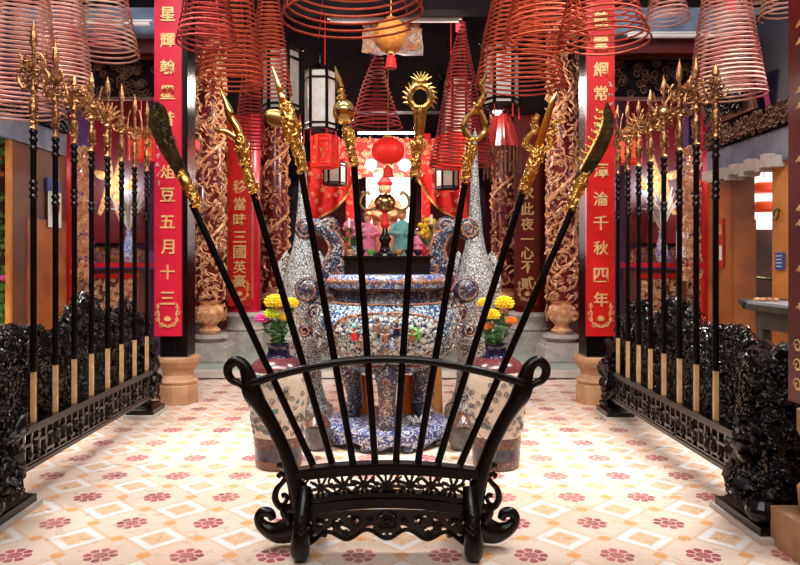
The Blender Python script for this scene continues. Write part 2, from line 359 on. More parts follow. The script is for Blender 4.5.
    # rows of glazed corbels above the openings
# lintel coping of the right opening: row of pale tiles in one slab
mb = MB()
for i in range(14):
    y = 6.02+i*.094; mb.box((3.36, y, 2.2+.02*math.sin(i*2.1)), (.16, .088, .10+.015*math.sin(i*1.7)))
mb.build('trim_11', ['whitestone'], smooth=False)['kind'] = 'structure'
struct(B('ceiling', 'darkwood', (0, 10.3, 4.66), (9.2, 7.5, .12)))
wall('wall_back', 'darkred', -2.6, 2.6, 13.9, 14.0, 0, 4.6)
wall('trim_12', 'darkwood', -4.4, 4.4, 6.9, 7.1, 3.82, 4.6); wall('wall_front', 'yellowwall', -3.6, 3.6, -.9, -.8, 0, 3.6)  # front wall: unseen behind the camera, placed and coloured for reflections
wall('trim_13', 'darkwood', -2.2, 2.2, 9.4, 9.6, 3.35, 4.6)
wall('trim_14', 'darkwood', -2.4, 2.4, 11.6, 11.7, 2.75, 4.6)
wall('floor_outside', 'greystone', -9, -3.47, 2, 12, -.12, -.02)
wall('floor_passage', 'darkwood', 3.66, 7, 4, 10, 0, .02)
wall('wall_passage', 'brownwood', 3.9, 6.4, 9.0, 9.1, 0, 3)
mb = MB(); mb.tube([P(757, 40, 6.43), P(775, 141, 6.13)], .03, 4); mb.build('trim_15', 'magenta', smooth=False)['kind'] = 'structure'

# ================================================================== columns
def square_column(x, y, w, d, top, label):
    r = root('lacquered_column', label, 'column', (x, y, 0), 'square lacquered columns of the hall')
    mb = MB(); mb.box((x, y, (.44+top)/2), (w, d, top-.44)); mb.build('shaft', 'black', r, False)
    mb = MB(); oc = lambda a, z: 1/np.maximum(np.abs(np.cos(((a+PI/8) % (PI/4))-PI/8)), .8)
    mb.lathe([(.19, 0), (.19, .17), (.18, .185)], (x, y, 0), 8)
    mb.lathe([(.17, .18), (.19, .21), (.16, .235), (.14, .27), (.15, .31), (.19, .36), (.21, .40), (.21, .43), (.20, .445)], (x, y, 0), 24)
    mb.build('pedestal', 'stone', r, False)
    return r
def couplet(name, label, chars, x, y, w, z0, z1, m, size, zs, parentless=True, face='front', orn=True, group='couplet boards on the columns'):
    """vertical board facing the camera"""
    r = root(name, label, 'couplet board', (x, y, z0), group)
    bd = MB().box((x, y, (z0+z1)/2), (w, .04, z1-z0)).build('board', m, r, False)
    glyphs(chars, r, y-.026, x, zs, size, parent=bd)
    if orn:
        mb = MB(); cz = z0+.12+w*.25
        for s in (-1, 1):
            for k, (dx, dz, R) in enumerate(((.36, .36, .09), (.40, .12, .10), (.36, -.12, .10), (.22, -.30, .11), (.08, -.34, .07))):
                mb.curl(Vector((x+s*dx*w, y-.028, cz+dz*w)), Vector((s, 0, 0)), Vector((0, 0, 1)), Vector((0, -1, 0)), R*w, .022*w, 1.3, s*(1 if k % 2 else -1), .1)
            mb.tube([(x+s*w*a, y-.026, cz+w*b) for a, b in ((.34, .48), (.38, .30), (.30, .10), (.36, -.1), (.26, -.30), (.0, -.40))], .022*w, 5)
        for k in range(9):
            a = PI*k/8; mb.tube([(x, y-.03, cz-.15*w), (x+.14*w*math.cos(a), y-.03, cz-.12*w+.16*w*math.sin(a))], [.04*w, .01*w], 5)
        mb.build('ornament', 'bgold', bd)
    return r
YC = 6.52
for s, lab in ((-1, 'black square lacquered column behind the far end of the left rack'), (1, 'black square lacquered column behind the far end of the right rack')):
    square_column(s*1.985+(-.0 if s < 0 else .0), 6.65, .255, .26, 4.6, lab)
zf = lambda ys, Y: [PZ(y, Y) for y in ys]
couplet('couplet_board', 'red vertical board with gold characters ending in 俎豆五月十三', '星輝翰墨昔俎豆五月十三', PX(168.5, 6.49), 6.49, .25, PZ(336, 6.49), 4.5, 'redpink', .135, zf([15, 41, 68, 93, 119, 172, 195, 222, 247, 272, 298], 6.49))
couplet('couplet_board', 'red vertical board with gold characters ending in 潭淪千秋四年', '義霊網常零潭淪千秋四年', PX(600, 6.49), 6.49, .26, PZ(336, 6.49), 4.5, 'red', .135, zf([20, 45, 70, 94, 130, 171, 199, 223, 248, 275, 299], 6.49))
for bx, px, ys in ((0, 157.8, (147, 156, 165, 174, 183)), (1, 610.5, (84, 94, 104))):
    mb = MB(); rd = random.Random(bx)
    for y_ in ys:
        c = P(px, y_, 6.46)
        for k in range(5): a = Vector((rd.uniform(-.022, .022), 0, rd.uniform(-.025, .025))); b_ = Vector((rd.uniform(-.022, .022), 0, rd.uniform(-.025, .025))); mb.tube([c+a, c+b_], [.004, .003], 4)
    mb.build('small_inscription', 'white', [o for o in bpy.data.objects if o.name.startswith('couplet_board')][bx].children[0])
# small inscriptions beside the large characters, too small to read: brush dabs
def near_column(s):
    x = 2.05*s; y = 3.12
    lab = 'black square column at the right edge of the picture beside the near rack end'
    r = root('lacquered_column', lab, 'column', (x, y, 0), 'square lacquered columns of the hall')
    MB().box((x, y, 2.75), (.30, .30, 3.8)).build('shaft', 'darkred', r, False)
    mb = MB(); mb.box((x, y, .09), (.44, .44, .18)); mb.lathe([(.19, .18), (.20, .3), (.16, .36), (.17, .5), (.20, .56), (.20, .66)], (x, y, 0), 8)
    mb.build('pedestal', 'stone', r, False)
    q = root('couplet_board', 'dark red board with gold characters cut off by the right edge of the picture', 'couplet board', (x-s*.17, y, .7), 'couplet boards on the columns')
    MB().box((x-s*.172, y, 2.55), (.03, .26, 3.7)).build('board', 'darkred', q, False)
    for k, py in enumerate((12, 30, 80, 96, 150, 200, 215, 262, 300)):
        z = PZ(py, 3.1); mb = MB()
        for j in range(3):
            mb.tube([(x-s*.19, y-.07+.03*j, z+.03), (x-s*.192, y-.02+.02*j, z-.005-.02*j), (x-s*.19, y+.06-.02*j, z-.04+.02*j)], [.004, .011, .004], 5)
        mb.build('character', 'bgold', q.children[0])
    mb = MB()
    for k in range(7):
        a = k*.9; mb.curl(Vector((x-s*.19, y-.07+.12*(k % 2), PZ(338+k*10, 3.1))), Vector((0, 1, 0)), Vector((0, 0, 1)), Vector((-s, 0, 0)), .035, .007, 1.3, 1 if k % 2 else -1, .1)
    mb.build('ornament', 'bgold', q.children[0])
near_column(1)

def dragon_column(x, y, r, z0, z1, label, mcol, mrel, name='dragon_column', n=330, seed=1, base='greystone', bz=.09, pot=True):
    rd = random.Random(seed)
    R = root(name, label, 'column', (x, y, bz), 'carved dragon columns of the hall')
    MB().lathe([(r*.86, z0), (r*.86, z1)], (x, y, 0), 24).build('shaft', mcol, R)
    mb = MB()
    # coiling dragon body
    pts = []; rad = []
    for i in range(160):
        t = i/159; a = t*2*PI*3.2+seed; z = z0+.3+t*(z1-z0-.3)
        q = r*.96; pts.append((x+math.cos(a)*q, y+math.sin(a)*q, z)); rad.append(r*(.12+.03*math.sin(i*1.9)))
    mb.tube(pts, rad, 7)
    for i in range(n):
        a = rd.uniform(0, 2*PI); z = rd.uniform(z0+.02, z1-.02); nrm = Vector((math.cos(a), math.sin(a), 0)); u = Vector((-math.sin(a), math.cos(a), 0)); v = Vector((0, 0, 1))
        c = Vector((x, y, z))+nrm*r*rd.uniform(.88, .98)
        if rd.random() < .6: mb.curl(c, u, v, nrm, r*rd.uniform(.09, .20), r*.045, 1.3, rd.choice((-1, 1)), .35, 4)
        else:
            d = (u*rd.uniform(-1, 1)+v*rd.uniform(-1, 1)).normalized()*r*rd.uniform(.2, .5); e = d.cross(nrm)*.4
            mb.tube([c-d, c+e+nrm*r*.16, c+d], [r*.03, r*.08, r*.02], 4)
    mb.build('relief', mrel, R)
    if pot:
        mb = MB(); zz = z0-.42
        mb.lathe([(r*.55, zz), (r*.75, zz+.05), (r*.45, zz+.10), (r*.50, zz+.13), (r*.95, zz+.20), (r*1.02, zz+.27), (r*.9, zz+.34), (r*.6, zz+.38), (r*.9, zz+.43)], (x, y, 0), 20)
        for i in range(90):
            a = rd.uniform(0, 2*PI); t = rd.random(); zq = zz+.17+t*.2; q = r*(.98+.12*math.sin(t*PI)); nrm = Vector((math.cos(a), math.sin(a), 0)); u = Vector((-math.sin(a), math.cos(a), 0))
            mb.curl(Vector((x, y, zq))+nrm*q, u, Vector((0, 0, 1)), nrm, r*.14, r*.035, 1.2, rd.choice((-1, 1)), .2, 4)
        mb.build('carved_urn_foot', 'giltpale', R)
        z0 = zz
    mb = MB(); mb.box((x, y, bz+.09), (r*3.0, r*3.0, .18)); mb.box((x, y, bz+.20), (r*2.5, r*2.5, .05))
    mb.lathe([(r*.9, bz+.22), (r*1.0, bz+.26), (r*1.0, bz+.30), (r*1.3, z0-.04), (r*1.25, z0)], (x, y, 0), 24)
    mb.build('plinth', base, R)
    return R
for s, px in ((-1, 210), (1, 562)):
    Y = 8.9; x = PX(px, Y)
    dragon_column(x, Y, .185, .83, 4.5, 'gilded red dragon column on stone plinth, %s' % ('between the two red couplets at left' if s < 0 else 'between the two red couplets at right'), 'darkred', 'giltpale', n=1500, seed=3+s)
for s, px in ((-1, 275), (1, 505)):
    Y = 11.0; x = PX(px, Y)
    dragon_column(x, Y, .21, .9, 4.5, 'brown carved dragon column behind the %s flower vase' % ('left' if s < 0 else 'right'), 'darkred', 'giltpale', n=750, seed=8+s)
# inner red columns with couplets
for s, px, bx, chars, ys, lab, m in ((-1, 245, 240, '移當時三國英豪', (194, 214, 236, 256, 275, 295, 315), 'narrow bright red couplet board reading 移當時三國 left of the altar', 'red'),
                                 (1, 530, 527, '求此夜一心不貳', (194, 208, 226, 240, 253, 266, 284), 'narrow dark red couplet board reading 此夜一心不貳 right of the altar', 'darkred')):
    Y = 9.95; x = PX(px, Y)
    r = root('red_column', 'red lacquered column carrying the narrow %s couplet' % ('bright red' if s < 0 else 'dark red'), 'column', (x, Y, .09), 'red lacquered columns')
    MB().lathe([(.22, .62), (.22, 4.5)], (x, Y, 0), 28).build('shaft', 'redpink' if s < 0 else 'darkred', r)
    mb = MB(); mb.box((x, Y, .22), (.62, .62, .27)); mb.lathe([(.24, .34), (.28, .38), (.25, .42), (.25, .50), (.31, .57), (.29, .62)], (x, Y, 0), 24); mb.build('plinth', 'greystone', r)
    yb = Y-.26; xb = PX(bx, yb)
    ys2 = (182, 204, 222, 238, 251, 266, 281) if s < 0 else (194, 210, 226, 240, 253, 268, 282)
    ys2 = (187, 204, 220, 237, 252, 267, 281) if s < 0 else (193, 209, 224, 239, 253, 267, 283)
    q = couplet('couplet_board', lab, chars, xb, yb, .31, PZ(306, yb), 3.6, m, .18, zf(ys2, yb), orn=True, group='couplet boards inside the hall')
    # gilded side strips
    mb = MB(); rd = random.Random(5)
    for e in (-1, 1):
        for i in range(70):
            mb.curl(Vector((xb+e*.17, yb-.01, PZ(306, yb)+.1+i*.038)), Vector((1, 0, 0)), Vector((0, 0, 1)), Vector((0, -1, 0)), .02, .006, 1.2, e, .2, 4)
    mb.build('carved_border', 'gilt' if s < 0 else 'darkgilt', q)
# ================================================================== front weapon stand
YS = 3.25
def T(px, py): return P(px, py, YS)
ST = root('weapon_stand', 'black lacquered fan-shaped weapon stand with goose-neck posts in front of the urn', 'weapon stand', (0, YS, 0))
for s in (-1, 1):
    mb = MB()
    q = [(-84, 535, 11), (-88, 505, 10), (-93, 480, 9), (-103, 450, 8), (-116, 423, 8), (-127, 405, 9), (-133, 396, 11), (-136, 388, 11), (-138, 378, 9), (-143, 366, 7), (-151, 361, 6), (-158, 366, 5.5), (-159, 373, 5), (-155, 380, 4.5), (-147, 384, 4), (-139, 390, 4)]
    itube(mb, [(387+(-x if s > 0 else x), y, r*.9) for x, y, r in q], YS, 12, 6)
    mb.build('post', 'black', ST)
    mb = MB()
    itube(mb, [(387-s*x, y, r) for x, y, r in ((93, 505, 3.5), (101, 509, 3.5), (108, 506, 3.5), (112, 498, 3.5), (110, 489, 3), (104, 482, 2.6), (102, 477, 2.4), (106, 474, 2.6), (109, 477, 2.6))], YS, 8)
    itube(mb, [(387-s*x, y, r) for x, y, r in ((108, 505, 2.5), (103, 504, 2.2), (100, 499, 2.2), (102, 495, 2.6), (105, 496, 2.6))], YS, 8)
    itube(mb, [(387-s*x, y, r) for x, y, r in ((95, 478, 4), (100, 470, 3.5), (107, 465, 3), (109, 467, 2))], YS, 8)
    mb.build('side_scroll', 'black', ST)
    # outward scroll foot and forward ball foot
    mb = MB(); g = YS+.03
    itube(mb, [(387-s*x, y, r) for x, y, r in ((84, 520, 12), (95, 528, 13), (108, 532, 11), (118, 530, 8), (126, 524, 6), (128, 517, 5), (124, 512, 5), (117, 513, 5), (114, 519, 4))], g, 12)
    itube(mb, [(387-s*x, y, r) for x, y, r in ((96, 522, 6), (102, 512, 5), (95, 508, 5), (88, 514, 5))], g-.04, 8)
    mb.build('scroll_foot', 'black', ST)
    mb = MB(); x0 = PX(387-s*84, YS-.06)
    mb.tube([(x0, YS-.01, .30), (x0, YS-.04, .24), (x0-s*.004, YS-.09, .18), (x0-s*.006, YS-.11, .13), (x0-s*.006, YS-.115, .075), (x0-s*.006, YS-.115, .03), (x0-s*.006, YS-.11, .0)], [.034, .036, .036, .038, .045, .042, .024], 14)
    for k in range(4): mb.tube([(x0-.028, YS-.075-.012*k, .215-.022*k), (x0, YS-.125-.012*k, .20-.022*k), (x0+.028, YS-.075-.012*k, .215-.022*k)], .006, 5)
    mb.build('ball_foot', 'black', ST)
    mb = MB(); mb.tube([(x0, YS+.02, .22), (x0, YS+.12, .14), (x0, YS+.2, .06), (x0, YS+.22, .0)], [.04, .045, .055, .03], 12); mb.build('rear_foot', 'black', ST)
def arc(mb, xa, ya, yc, w, h, xr=None):
    """arched square beam between px xa..mirror, end height ya and crown yc"""
    n = 24; hw = 387-xa; vs = []
    for i in range(n+1):
        t = -1+2*i/n; px = 387+t*hw; py = yc+(ya-yc)*t*t; c = T(px, py)
        for dy, dz in ((-w, -h), (w, -h), (w, h), (-w, h)): vs.append((c.x, c.y+dy, c.z+dz))
    fs = [(i*4+j, i*4+(j+1) % 4, i*4+4+(j+1) % 4, i*4+4+j) for i in range(n) for j in range(4)]+[(0, 1, 2, 3), (n*4+3, n*4+2, n*4+1, n*4)]
    mb.add(vs, fs)
mb = MB(); q = [(247, 384, 4.2), (290, 371, 4.2), (340, 361, 4.2), (387, 358, 4.2), (434, 361, 4.2), (484, 371, 4.2), (522, 382, 4.2)]
itube(mb, [(a, b, c, -.042+.02*(abs(a-387)/140)**3) for a, b, c in q], YS, 10); mb.build('upper_rail', 'black', ST)
mb = MB(); arc(mb, 296, 474, 467, .040, .016); arc(mb, 296, 470, 463, .032, .006); mb.build('seat_rail', 'black', ST, False)
mb = MB(); arc(mb, 302, 509, 501, .036, .022); arc(mb, 302, 500, 493, .030, .010); mb.build('lower_rail', 'black', ST, False)
def pierced(name, m, x0, x1, top, bot, solid, parent, yoff=0, th=.02, nx=200, ny=30):
    """thin wooden plate with holes, cut where solid(px, py, t) is false"""
    vs = []; keep = []
    for j in range(ny+1):
        for i in range(nx+1):
            px = x0+(x1-x0)*i/nx; tp_, bt = top(px), bot(px); p = T(px, tp_+(bt-tp_)*j/ny); vs.append((p.x, YS+yoff, p.z))
    for j in range(ny):
        for i in range(nx):
            px = x0+(x1-x0)*(i+.5)/nx; tp_, bt = top(px), bot(px); t = (j+.5)/ny
            if solid(px, tp_+(bt-tp_)*t, t): q = j*(nx+1)+i; keep.append((q, q+nx+1, q+nx+2, q+1))
    used = sorted({k for f in keep for k in f}); mp = {k: i for i, k in enumerate(used)}; N_ = len(used)
    out = [(vs[k][0], vs[k][1]-th/2, vs[k][2]) for k in used]+[(vs[k][0], vs[k][1]+th/2, vs[k][2]) for k in used]
    fs = [tuple(mp[k] for k in f) for f in keep]; edge = {}
    for f in fs:
        for i in range(4):
            e = (f[i], f[(i+1) % 4]); edge[e] = 1
    back = [tuple(k+N_ for k in reversed(f)) for f in fs]
    side = [(e[1], e[0], e[0]+N_, e[1]+N_) for e in edge if (e[1], e[0]) not in edge]
    return MB().add(out, fs+back+side)
top = lambda x: 472+7*((x-387)/91)**2; bot = lambda x: 496+7*((x-387)/91)**2
FLW = [(321, 11.5, 8, .3), (343, 12.5, 8, .1), (364, 12, 8, .5), (387, 16, 11, .0), (410, 12, 8, .5), (431, 12.5, 8, .1), (453, 11.5, 8, .3)]
def leafy(px, py, t):
    if t < .09 or t > .91 or abs(px-387) > 82: return True
    for cx, R_, n, ph in FLW:
        c = (top(cx)+bot(cx))/2+(2 if cx == 387 else 0); dx, dy = px-cx, py-c; r = math.hypot(dx, dy); th = math.atan2(dy, dx)
        if r < R_*(.30+.80*abs(math.cos(n*(th+ph)/2))**3): return True
    for cx in (332, 354, 375, 399, 420, 442, 309, 465):
        c = (top(cx)+bot(cx))/2
        if abs(px-cx-3.2*math.sin((py-c)*.32)) < 1.1: return True
    return False
mb = pierced('p', 'black', 303, 471, top, bot, leafy, ST); mb.build('openwork_panel', 'black', ST, False)
def low(x):
    t = abs(x-387)/80; return 534+4.5*math.cos(t*PI*4.0)+6*t**3
tp = lambda x: 509+6*((x-387)/85)**2
HO = [(18, 527, 5.5, 2.6, .5), (8, 515, 2.2, 1.5, 0), (30, 519, 3.2, 2.0, -.6), (26, 531, 3, 1.6, .3), (42, 527, 5.5, 2.4, -.5), (49, 518, 3, 2, .5), (57, 527, 4.2, 2.2, .6), (66, 521, 3.2, 1.8, -.4), (72, 531, 3.5, 1.8, .2), (38, 515, 2.4, 1.4, .2), (3.5, 533, 2.2, 1.6, 0), (76, 519, 2, 2.6, 0), (60, 517, 2, 1.3, .4)]
def apr(px, py, t):
    if t < .06 or t > .93: return True
    d = abs(px-387)
    for cx, cy, a, b, r in HO:
        dx, dy = d-cx, py-cy-4*((d)/85)**2; u = dx*math.cos(r)+dy*math.sin(r); v = -dx*math.sin(r)+dy*math.cos(r)
        if (u/a)**2+(v/b)**2 < 1: return False
    return True
mb = pierced('a', 'black', 307, 467, tp, low, apr, ST, -.01, .022)
itube(mb, [(307+160*i/48, low(307+160*i/48), 2.2) for i in range(49)], YS-.018, 8, 2)
mb.build('apron', 'blackrough', ST, False)
mb = MB()
for cx, cy, R, h in ((387, 521, 8, 1), (356, 519, 6, -1), (418, 519, 6, 1), (337, 523, 6, 1), (437, 523, 6, -1), (320, 521, 6, -1), (454, 521, 6, 1), (346, 531, 4, 1), (428, 531, 4, -1), (370, 519, 4, 1), (404, 519, 4, -1), (325, 532, 4, 1), (449, 532, 4, -1)):
    c = T(cx, cy); c.y = YS-.024
    mb.curl(c, Vector((1, 0, 0)), Vector((0, 0, 1)), Vector((0, -1, 0)), R*YS/F, .005, 2, h, .2, 6)
itube(mb, [(387+10*math.cos(a), 521+9*math.sin(a), 1.2) for a in [k*2*PI/16 for k in range(17)]], YS-.024, 6, 2)
mb.build('apron_scrolls', 'black', ST)

# ------------------------------------------------------------------ the eight weapons in it
FG = 'weapons fanned out in the front stand'
def weapon(label, shaft, cat='weapon'):
    """shaft: ((px,py) top, (px,py) bottom)"""
    (a, b), (c, d) = shaft; p0 = T(c-(c-a)*0, d-3); p1 = T(a, b); p0.y += .0; 
    r = root('ceremonial_weapon', label, cat, p0, FG)
    mb = MB(); n = 10; mb.tube([p0.lerp(p1, i/n) for i in range(n+1)], [.0168-.001*(i/n) for i in range(n+1)], 14); mb.build('shaft', 'shaft', r)
    return r
def socket(mb, pts, seed, n=26):
    itube(mb, pts, YS, 10, 5); rd = random.Random(seed); q = smoothpath(pts, 6)
    for i in range(n):
        a = q[rd.randrange(len(q))]; th = rd.uniform(0, 2*PI); rr = a[2]*YS/F; nrm = Vector((math.cos(th), -abs(math.sin(th)), 0)) if rd.random() < .8 else Vector((math.cos(th), math.sin(th), 0))
        c = T(a[0], a[1]+rd.uniform(-3, 3))+nrm*rr*.8; u = nrm.cross(Vector((0, 0, 1))).normalized()
        mb.curl(c, u, Vector((0, 0, 1)), nrm, rr*.65, rr*.22, 1.3, rd.choice((-1, 1)), .5, 5)
def rings(mb, pts, R=5.5):
    for a in pts: itube(mb, [(a[0]-.4, a[1]-1.6, R*.7), (a[0], a[1], R), (a[0]+.4, a[1]+1.6, R*.7)], YS, 12, 2)
def blade(mb, poly, th=.012): mb.prism([tuple((PX(x, YS), PZ(y, YS))) for x, y in smoothpath(poly, 4)], th, (0, YS, 0), (1, 0, 0), (0, 0, 1))
# 1 left crescent blade
w = weapon('long crescent-bladed halberd leaning furthest left in the front stand', ((192, 204), (313, 468)))
mb = MB(); blade(mb, [(157, 101), (151, 108), (149, 118), (152, 132), (159, 148), (170, 166), (183, 184), (191, 180), (184, 164), (177, 148), (171, 130), (168, 115), (164, 106)], .014); mb.build('blade', 'bronze', w, False)
mb = MB(); socket(mb, [(180, 172, 4), (186, 182, 6), (190, 190, 5), (194, 198, 5.5), (198, 208, 4.5)], 1); rings(mb, [(182, 175), (197, 206)], 6.5); mb.build('socket', 'gold', w)
mb = MB(); rd = random.Random(3)
for k in range(22):
    t = k/21; mb.curl(T(156+15*t+rd.uniform(-2, 4), 106+38*t)+Vector((0, -.008, 0)), Vector((1, 0, 0)), Vector((0, 0, 1)), Vector((0, -1, 0)), .018, .005, 1.3, rd.choice((-1, 1)), .4)
mb.build('dragon_relief', 'bronze', w)
# 2 hooked spear
w = weapon('gold hooked spear with one side prong, second from left in the front stand', ((252, 188), (332, 466)))
mb = MB(); socket(mb, [(255, 194, 5), (250, 180, 5.5), (246, 166, 5), (243, 155, 6), (242, 143, 7), (239, 135, 5)], 4, 34); rings(mb, [(254, 191), (246, 164)], 6.5); mb.build('socket', 'gold', w)
mb = MB(); itube(mb, [(241, 140, 4.5), (236, 127, 4.5), (231, 118, 3.8), (229, 112, 4.6), (226, 103, 3), (221, 90, .5)], YS, 8, 5, .6); itube(mb, [(243, 143, 4.5), (234, 137, 3.5), (226, 132, 3), (219, 131, 3), (213, 127, .6)], YS, 8, 5, .8)
mb.build('spear_tip', 'goldsmooth', w)
# 3 disc axe
w = weapon('gold weapon with round mirror disc and carved beast, third from left', ((301, 171), (353, 466)))
mb = MB(); socket(mb, [(303, 172, 4.5), (300, 160, 5), (297, 148, 5.5), (294, 136, 8), (291, 124, 9), (287, 112, 7), (284, 104, 4)], 6, 60); rings(mb, [(302, 170), (298, 151)], 6); mb.build('carved_head', 'gold', w)
mb = MB(); mb.lathe([(.052, -.006), (.058, 0), (.052, .006), (.045, .009), (.01, .012)], T(277, 119)-Vector((0, .02, 0)), 28, .72, axis=(.25, -1, 0)); mb.build('disc', 'brass', w)
mb = MB(); itube(mb, [(285, 108, 4), (282, 98, 4.5), (280, 94, 3), (279, 88, 3.4), (276, 78, 2), (272, 66, .4)], YS, 8, 5, .7); mb.build('spear_tip', 'goldsmooth', w)
# 4 ball mace
w = weapon('gold mace with a smooth round ball and spear point, fourth from left', ((354, 163), (375, 465)))
mb = MB(); socket(mb, [(355, 167, 4.5), (352, 156, 4.5), (350, 146, 5), (349, 136, 5.5), (347, 128, 5)], 8, 30); rings(mb, [(354, 165), (350, 140), (347, 129)], 6); mb.build('socket', 'gold', w)
mb = MB(); mb.ball(T(344, 112), .053, (1, 1, 1.12), 24, 16); mb.build('ball', 'goldsmooth', w)
mb = MB(); rings(mb, [(341.5, 97)], 6); rings(mb, [(341, 91)], 4.5); itube(mb, [(341.5, 100, 4), (341, 92, 3.2), (340, 87, 4), (338, 78, 3), (335, 66, .4)], YS, 8, 5); mb.build('spear_tip', 'goldsmooth', w)
# 5 flaming ring
w = weapon('gold flaming ring on a fluted stem, fourth from right', ((415, 174), (396, 464)))
mb = MB(); socket(mb, [(414, 177, 4.5), (416, 164, 5), (417, 150, 5.5), (418, 144, 7)], 9, 30); rings(mb, [(415, 175), (417, 152)], 6)
itube(mb, [(418, 146, 5), (419, 137, 4.5), (419.5, 128, 5.5), (420, 116, 6.5), (420, 108, 7)], YS, 10, 4); rings(mb, [(419, 138)], 6.5); mb.build('stem', 'gold', w)
mb = MB(); itube(mb, [(420+10.5*math.cos(a), 97+11.5*math.sin(a), 3.4) for a in [k*2*PI/20 for k in range(21)]], YS, 8, 2)
for k in range(15):
    a = -PI*1.15+k*PI*1.3/14; r1, r2 = 12.5, 18; itube(mb, [(420+r1*math.cos(a), 97+r1*math.sin(a)*1.05, 2.2), (420+r2*math.cos(a+.18), 97+r2*math.sin(a+.18)*1.08, .3)], YS, 6, 2)
for k in range(7):
    a = -PI/2+(k-3)*.32; itube(mb, [(421, 84, 3.5), (421+13*math.cos(a), 84+13*math.sin(a), .3)], YS, 6, 2)
mb.ball(T(421, 82), .022, (1.3, 1, .8), 12, 8); mb.build('flaming_ring', 'gold', w)
# 6 serpent fork
w = weapon('gold serpent-shaped fork with wavy tip, third from right', ((466, 176), (418, 465)))
mb = MB(); socket(mb, [(465, 180, 4.5), (467, 168, 5), (469, 156, 5.5), (471, 147, 6)], 11, 34); rings(mb, [(466, 178), (471, 148), (472, 140)], 6.5); mb.build('socket', 'gold', w)
mb = MB(); itube(mb, [(474, 141, 4), (467, 134, 3.6), (464, 126, 3.4), (467, 118, 3), (473, 112, 2.8), (475, 106, 2.6), (473, 103, 1.8)], YS, 8); itube(mb, [(476, 141, 4), (483, 135, 3.6), (486, 127, 3.4), (483, 118, 3.2), (479, 110, 3), (480, 103, 3.2), (484, 96, 3), (483, 89, 2.6), (481, 84, 2.6), (485, 78, 1.8), (487, 69, .4)], YS, 8)
mb.build('serpent', 'goldsmooth', w)
# 7 sword
w = weapon('gold sword-tipped weapon flanked by curling dragons, second from right', ((524, 188), (438, 466)))
mb = MB(); socket(mb, [(523, 192, 4.5), (527, 181, 5.5), (531, 170, 6), (535, 160, 6.5), (538, 150, 6)], 12, 44); rings(mb, [(524, 189), (533, 168)], 7); mb.build('socket', 'gold', w)
mb = MB(); itube(mb, [(537, 152, 5), (541, 138, 4.5), (545, 126, 4.5), (549, 112, 3.5), (553, 101, 2.6), (557, 92, .4)], YS, 6, 5, .45); mb.build('sword_tip', 'goldsmooth', w)
mb = MB()
for sx, pts in ((-1, [(534, 150), (527, 144), (530, 135), (537, 130), (535, 122), (538, 115)]), (1, [(543, 150), (550, 146), (549, 136), (555, 131), (553, 124), (560, 121)])):
    itube(mb, [(x, y, 2.6) for x, y in pts], YS, 7)
    for k, (x, y) in enumerate(smoothpath(pts, 3)[::1]):
        mb.curl(T(x+sx*2, y), Vector((sx, 0, 0)), Vector((0, 0, 1)), Vector((0, -1, 0)), .015, .004, 1.2, sx, .4)
mb.build('dragon', 'gold', w)
# 8 right crescent blade
w = weapon('dark crescent blade with toothed inner edge leaning furthest right', ((574, 206), (460, 468)))
mb = MB(); blade(mb, [(607, 102), (612, 112), (614, 124), (611, 138), (605, 152), (597, 166), (588, 178), (581, 182), (577, 178), (583, 165), (590, 152), (597, 138), (601, 126), (602, 114)], .014); mb.build('blade', 'bronze', w, False)
mb = MB()
for k, (x, y) in enumerate(((602, 112), (600, 119), (600, 126), (597, 133), (594, 140), (591, 147), (587, 153), (584, 160))): itube(mb, [(x+3, y+2, 2.8), (x-3, y, 1.8), (x-6, y-4, .4)], YS, 6, 3, .5)
itube(mb, [(603, 110, 1.4), (602, 124, 1.8), (594, 144, 1.8), (580, 170, 1.6)], YS-.01, 6); mb.build('toothed_edge', 'gold', w)
mb = MB(); socket(mb, [(585, 174, 4), (581, 182, 6), (577, 192, 5.5), (573, 200, 5.5), (570, 209, 4.5)], 15, 34); rings(mb, [(585, 175), (571, 207)], 6.5); mb.build('socket', 'gold', w)

# ================================================================== side racks
ZR = .41
def rock_curls(mb, fn, n, rd, R=(.015, .04)):
    for _ in range(n):
        c, nrm = fn(rd); nrm = nrm.normalized(); a = Vector((0, 0, 1)) if abs(nrm.z) < .9 else Vector((1, 0, 0)); u = nrm.cross(a).normalized(); v = nrm.cross(u)
        mb.curl(c, u, v, nrm, rd.uniform(*R), rd.uniform(.005, .010), rd.choice((1.1, 1.4, 1.8)), rd.choice((-1, 1)), rd.uniform(.2, .9), 5)
def lump(mb, c, sx, sy, sz, seed, amp=.25, n=72, m=46, p=1.0, fr=11):
    """craggy carved mass: a displaced superellipsoid"""
    vs = []
    for j in range(m+1):
        b = -PI/2+PI*j/m
        for i in range(n):
            a = 2*PI*i/n
            f = lambda q: math.copysign(abs(q)**p, q)
            d = Vector((f(math.cos(b))*f(math.cos(a)), f(math.cos(b))*f(math.sin(a)), f(math.sin(b))))
            w = Vector((d.x*sx, d.y*sy, d.z*sz)); k = 1+amp*(noise.turbulence(w*fr+Vector((seed, 0, 0)), 3, False)-.5)*1.6
            vs.append((c[0]+w.x*k, c[1]+w.y*k, c[2]+w.z*k))
    mb.grid(vs, n, m+1, True)
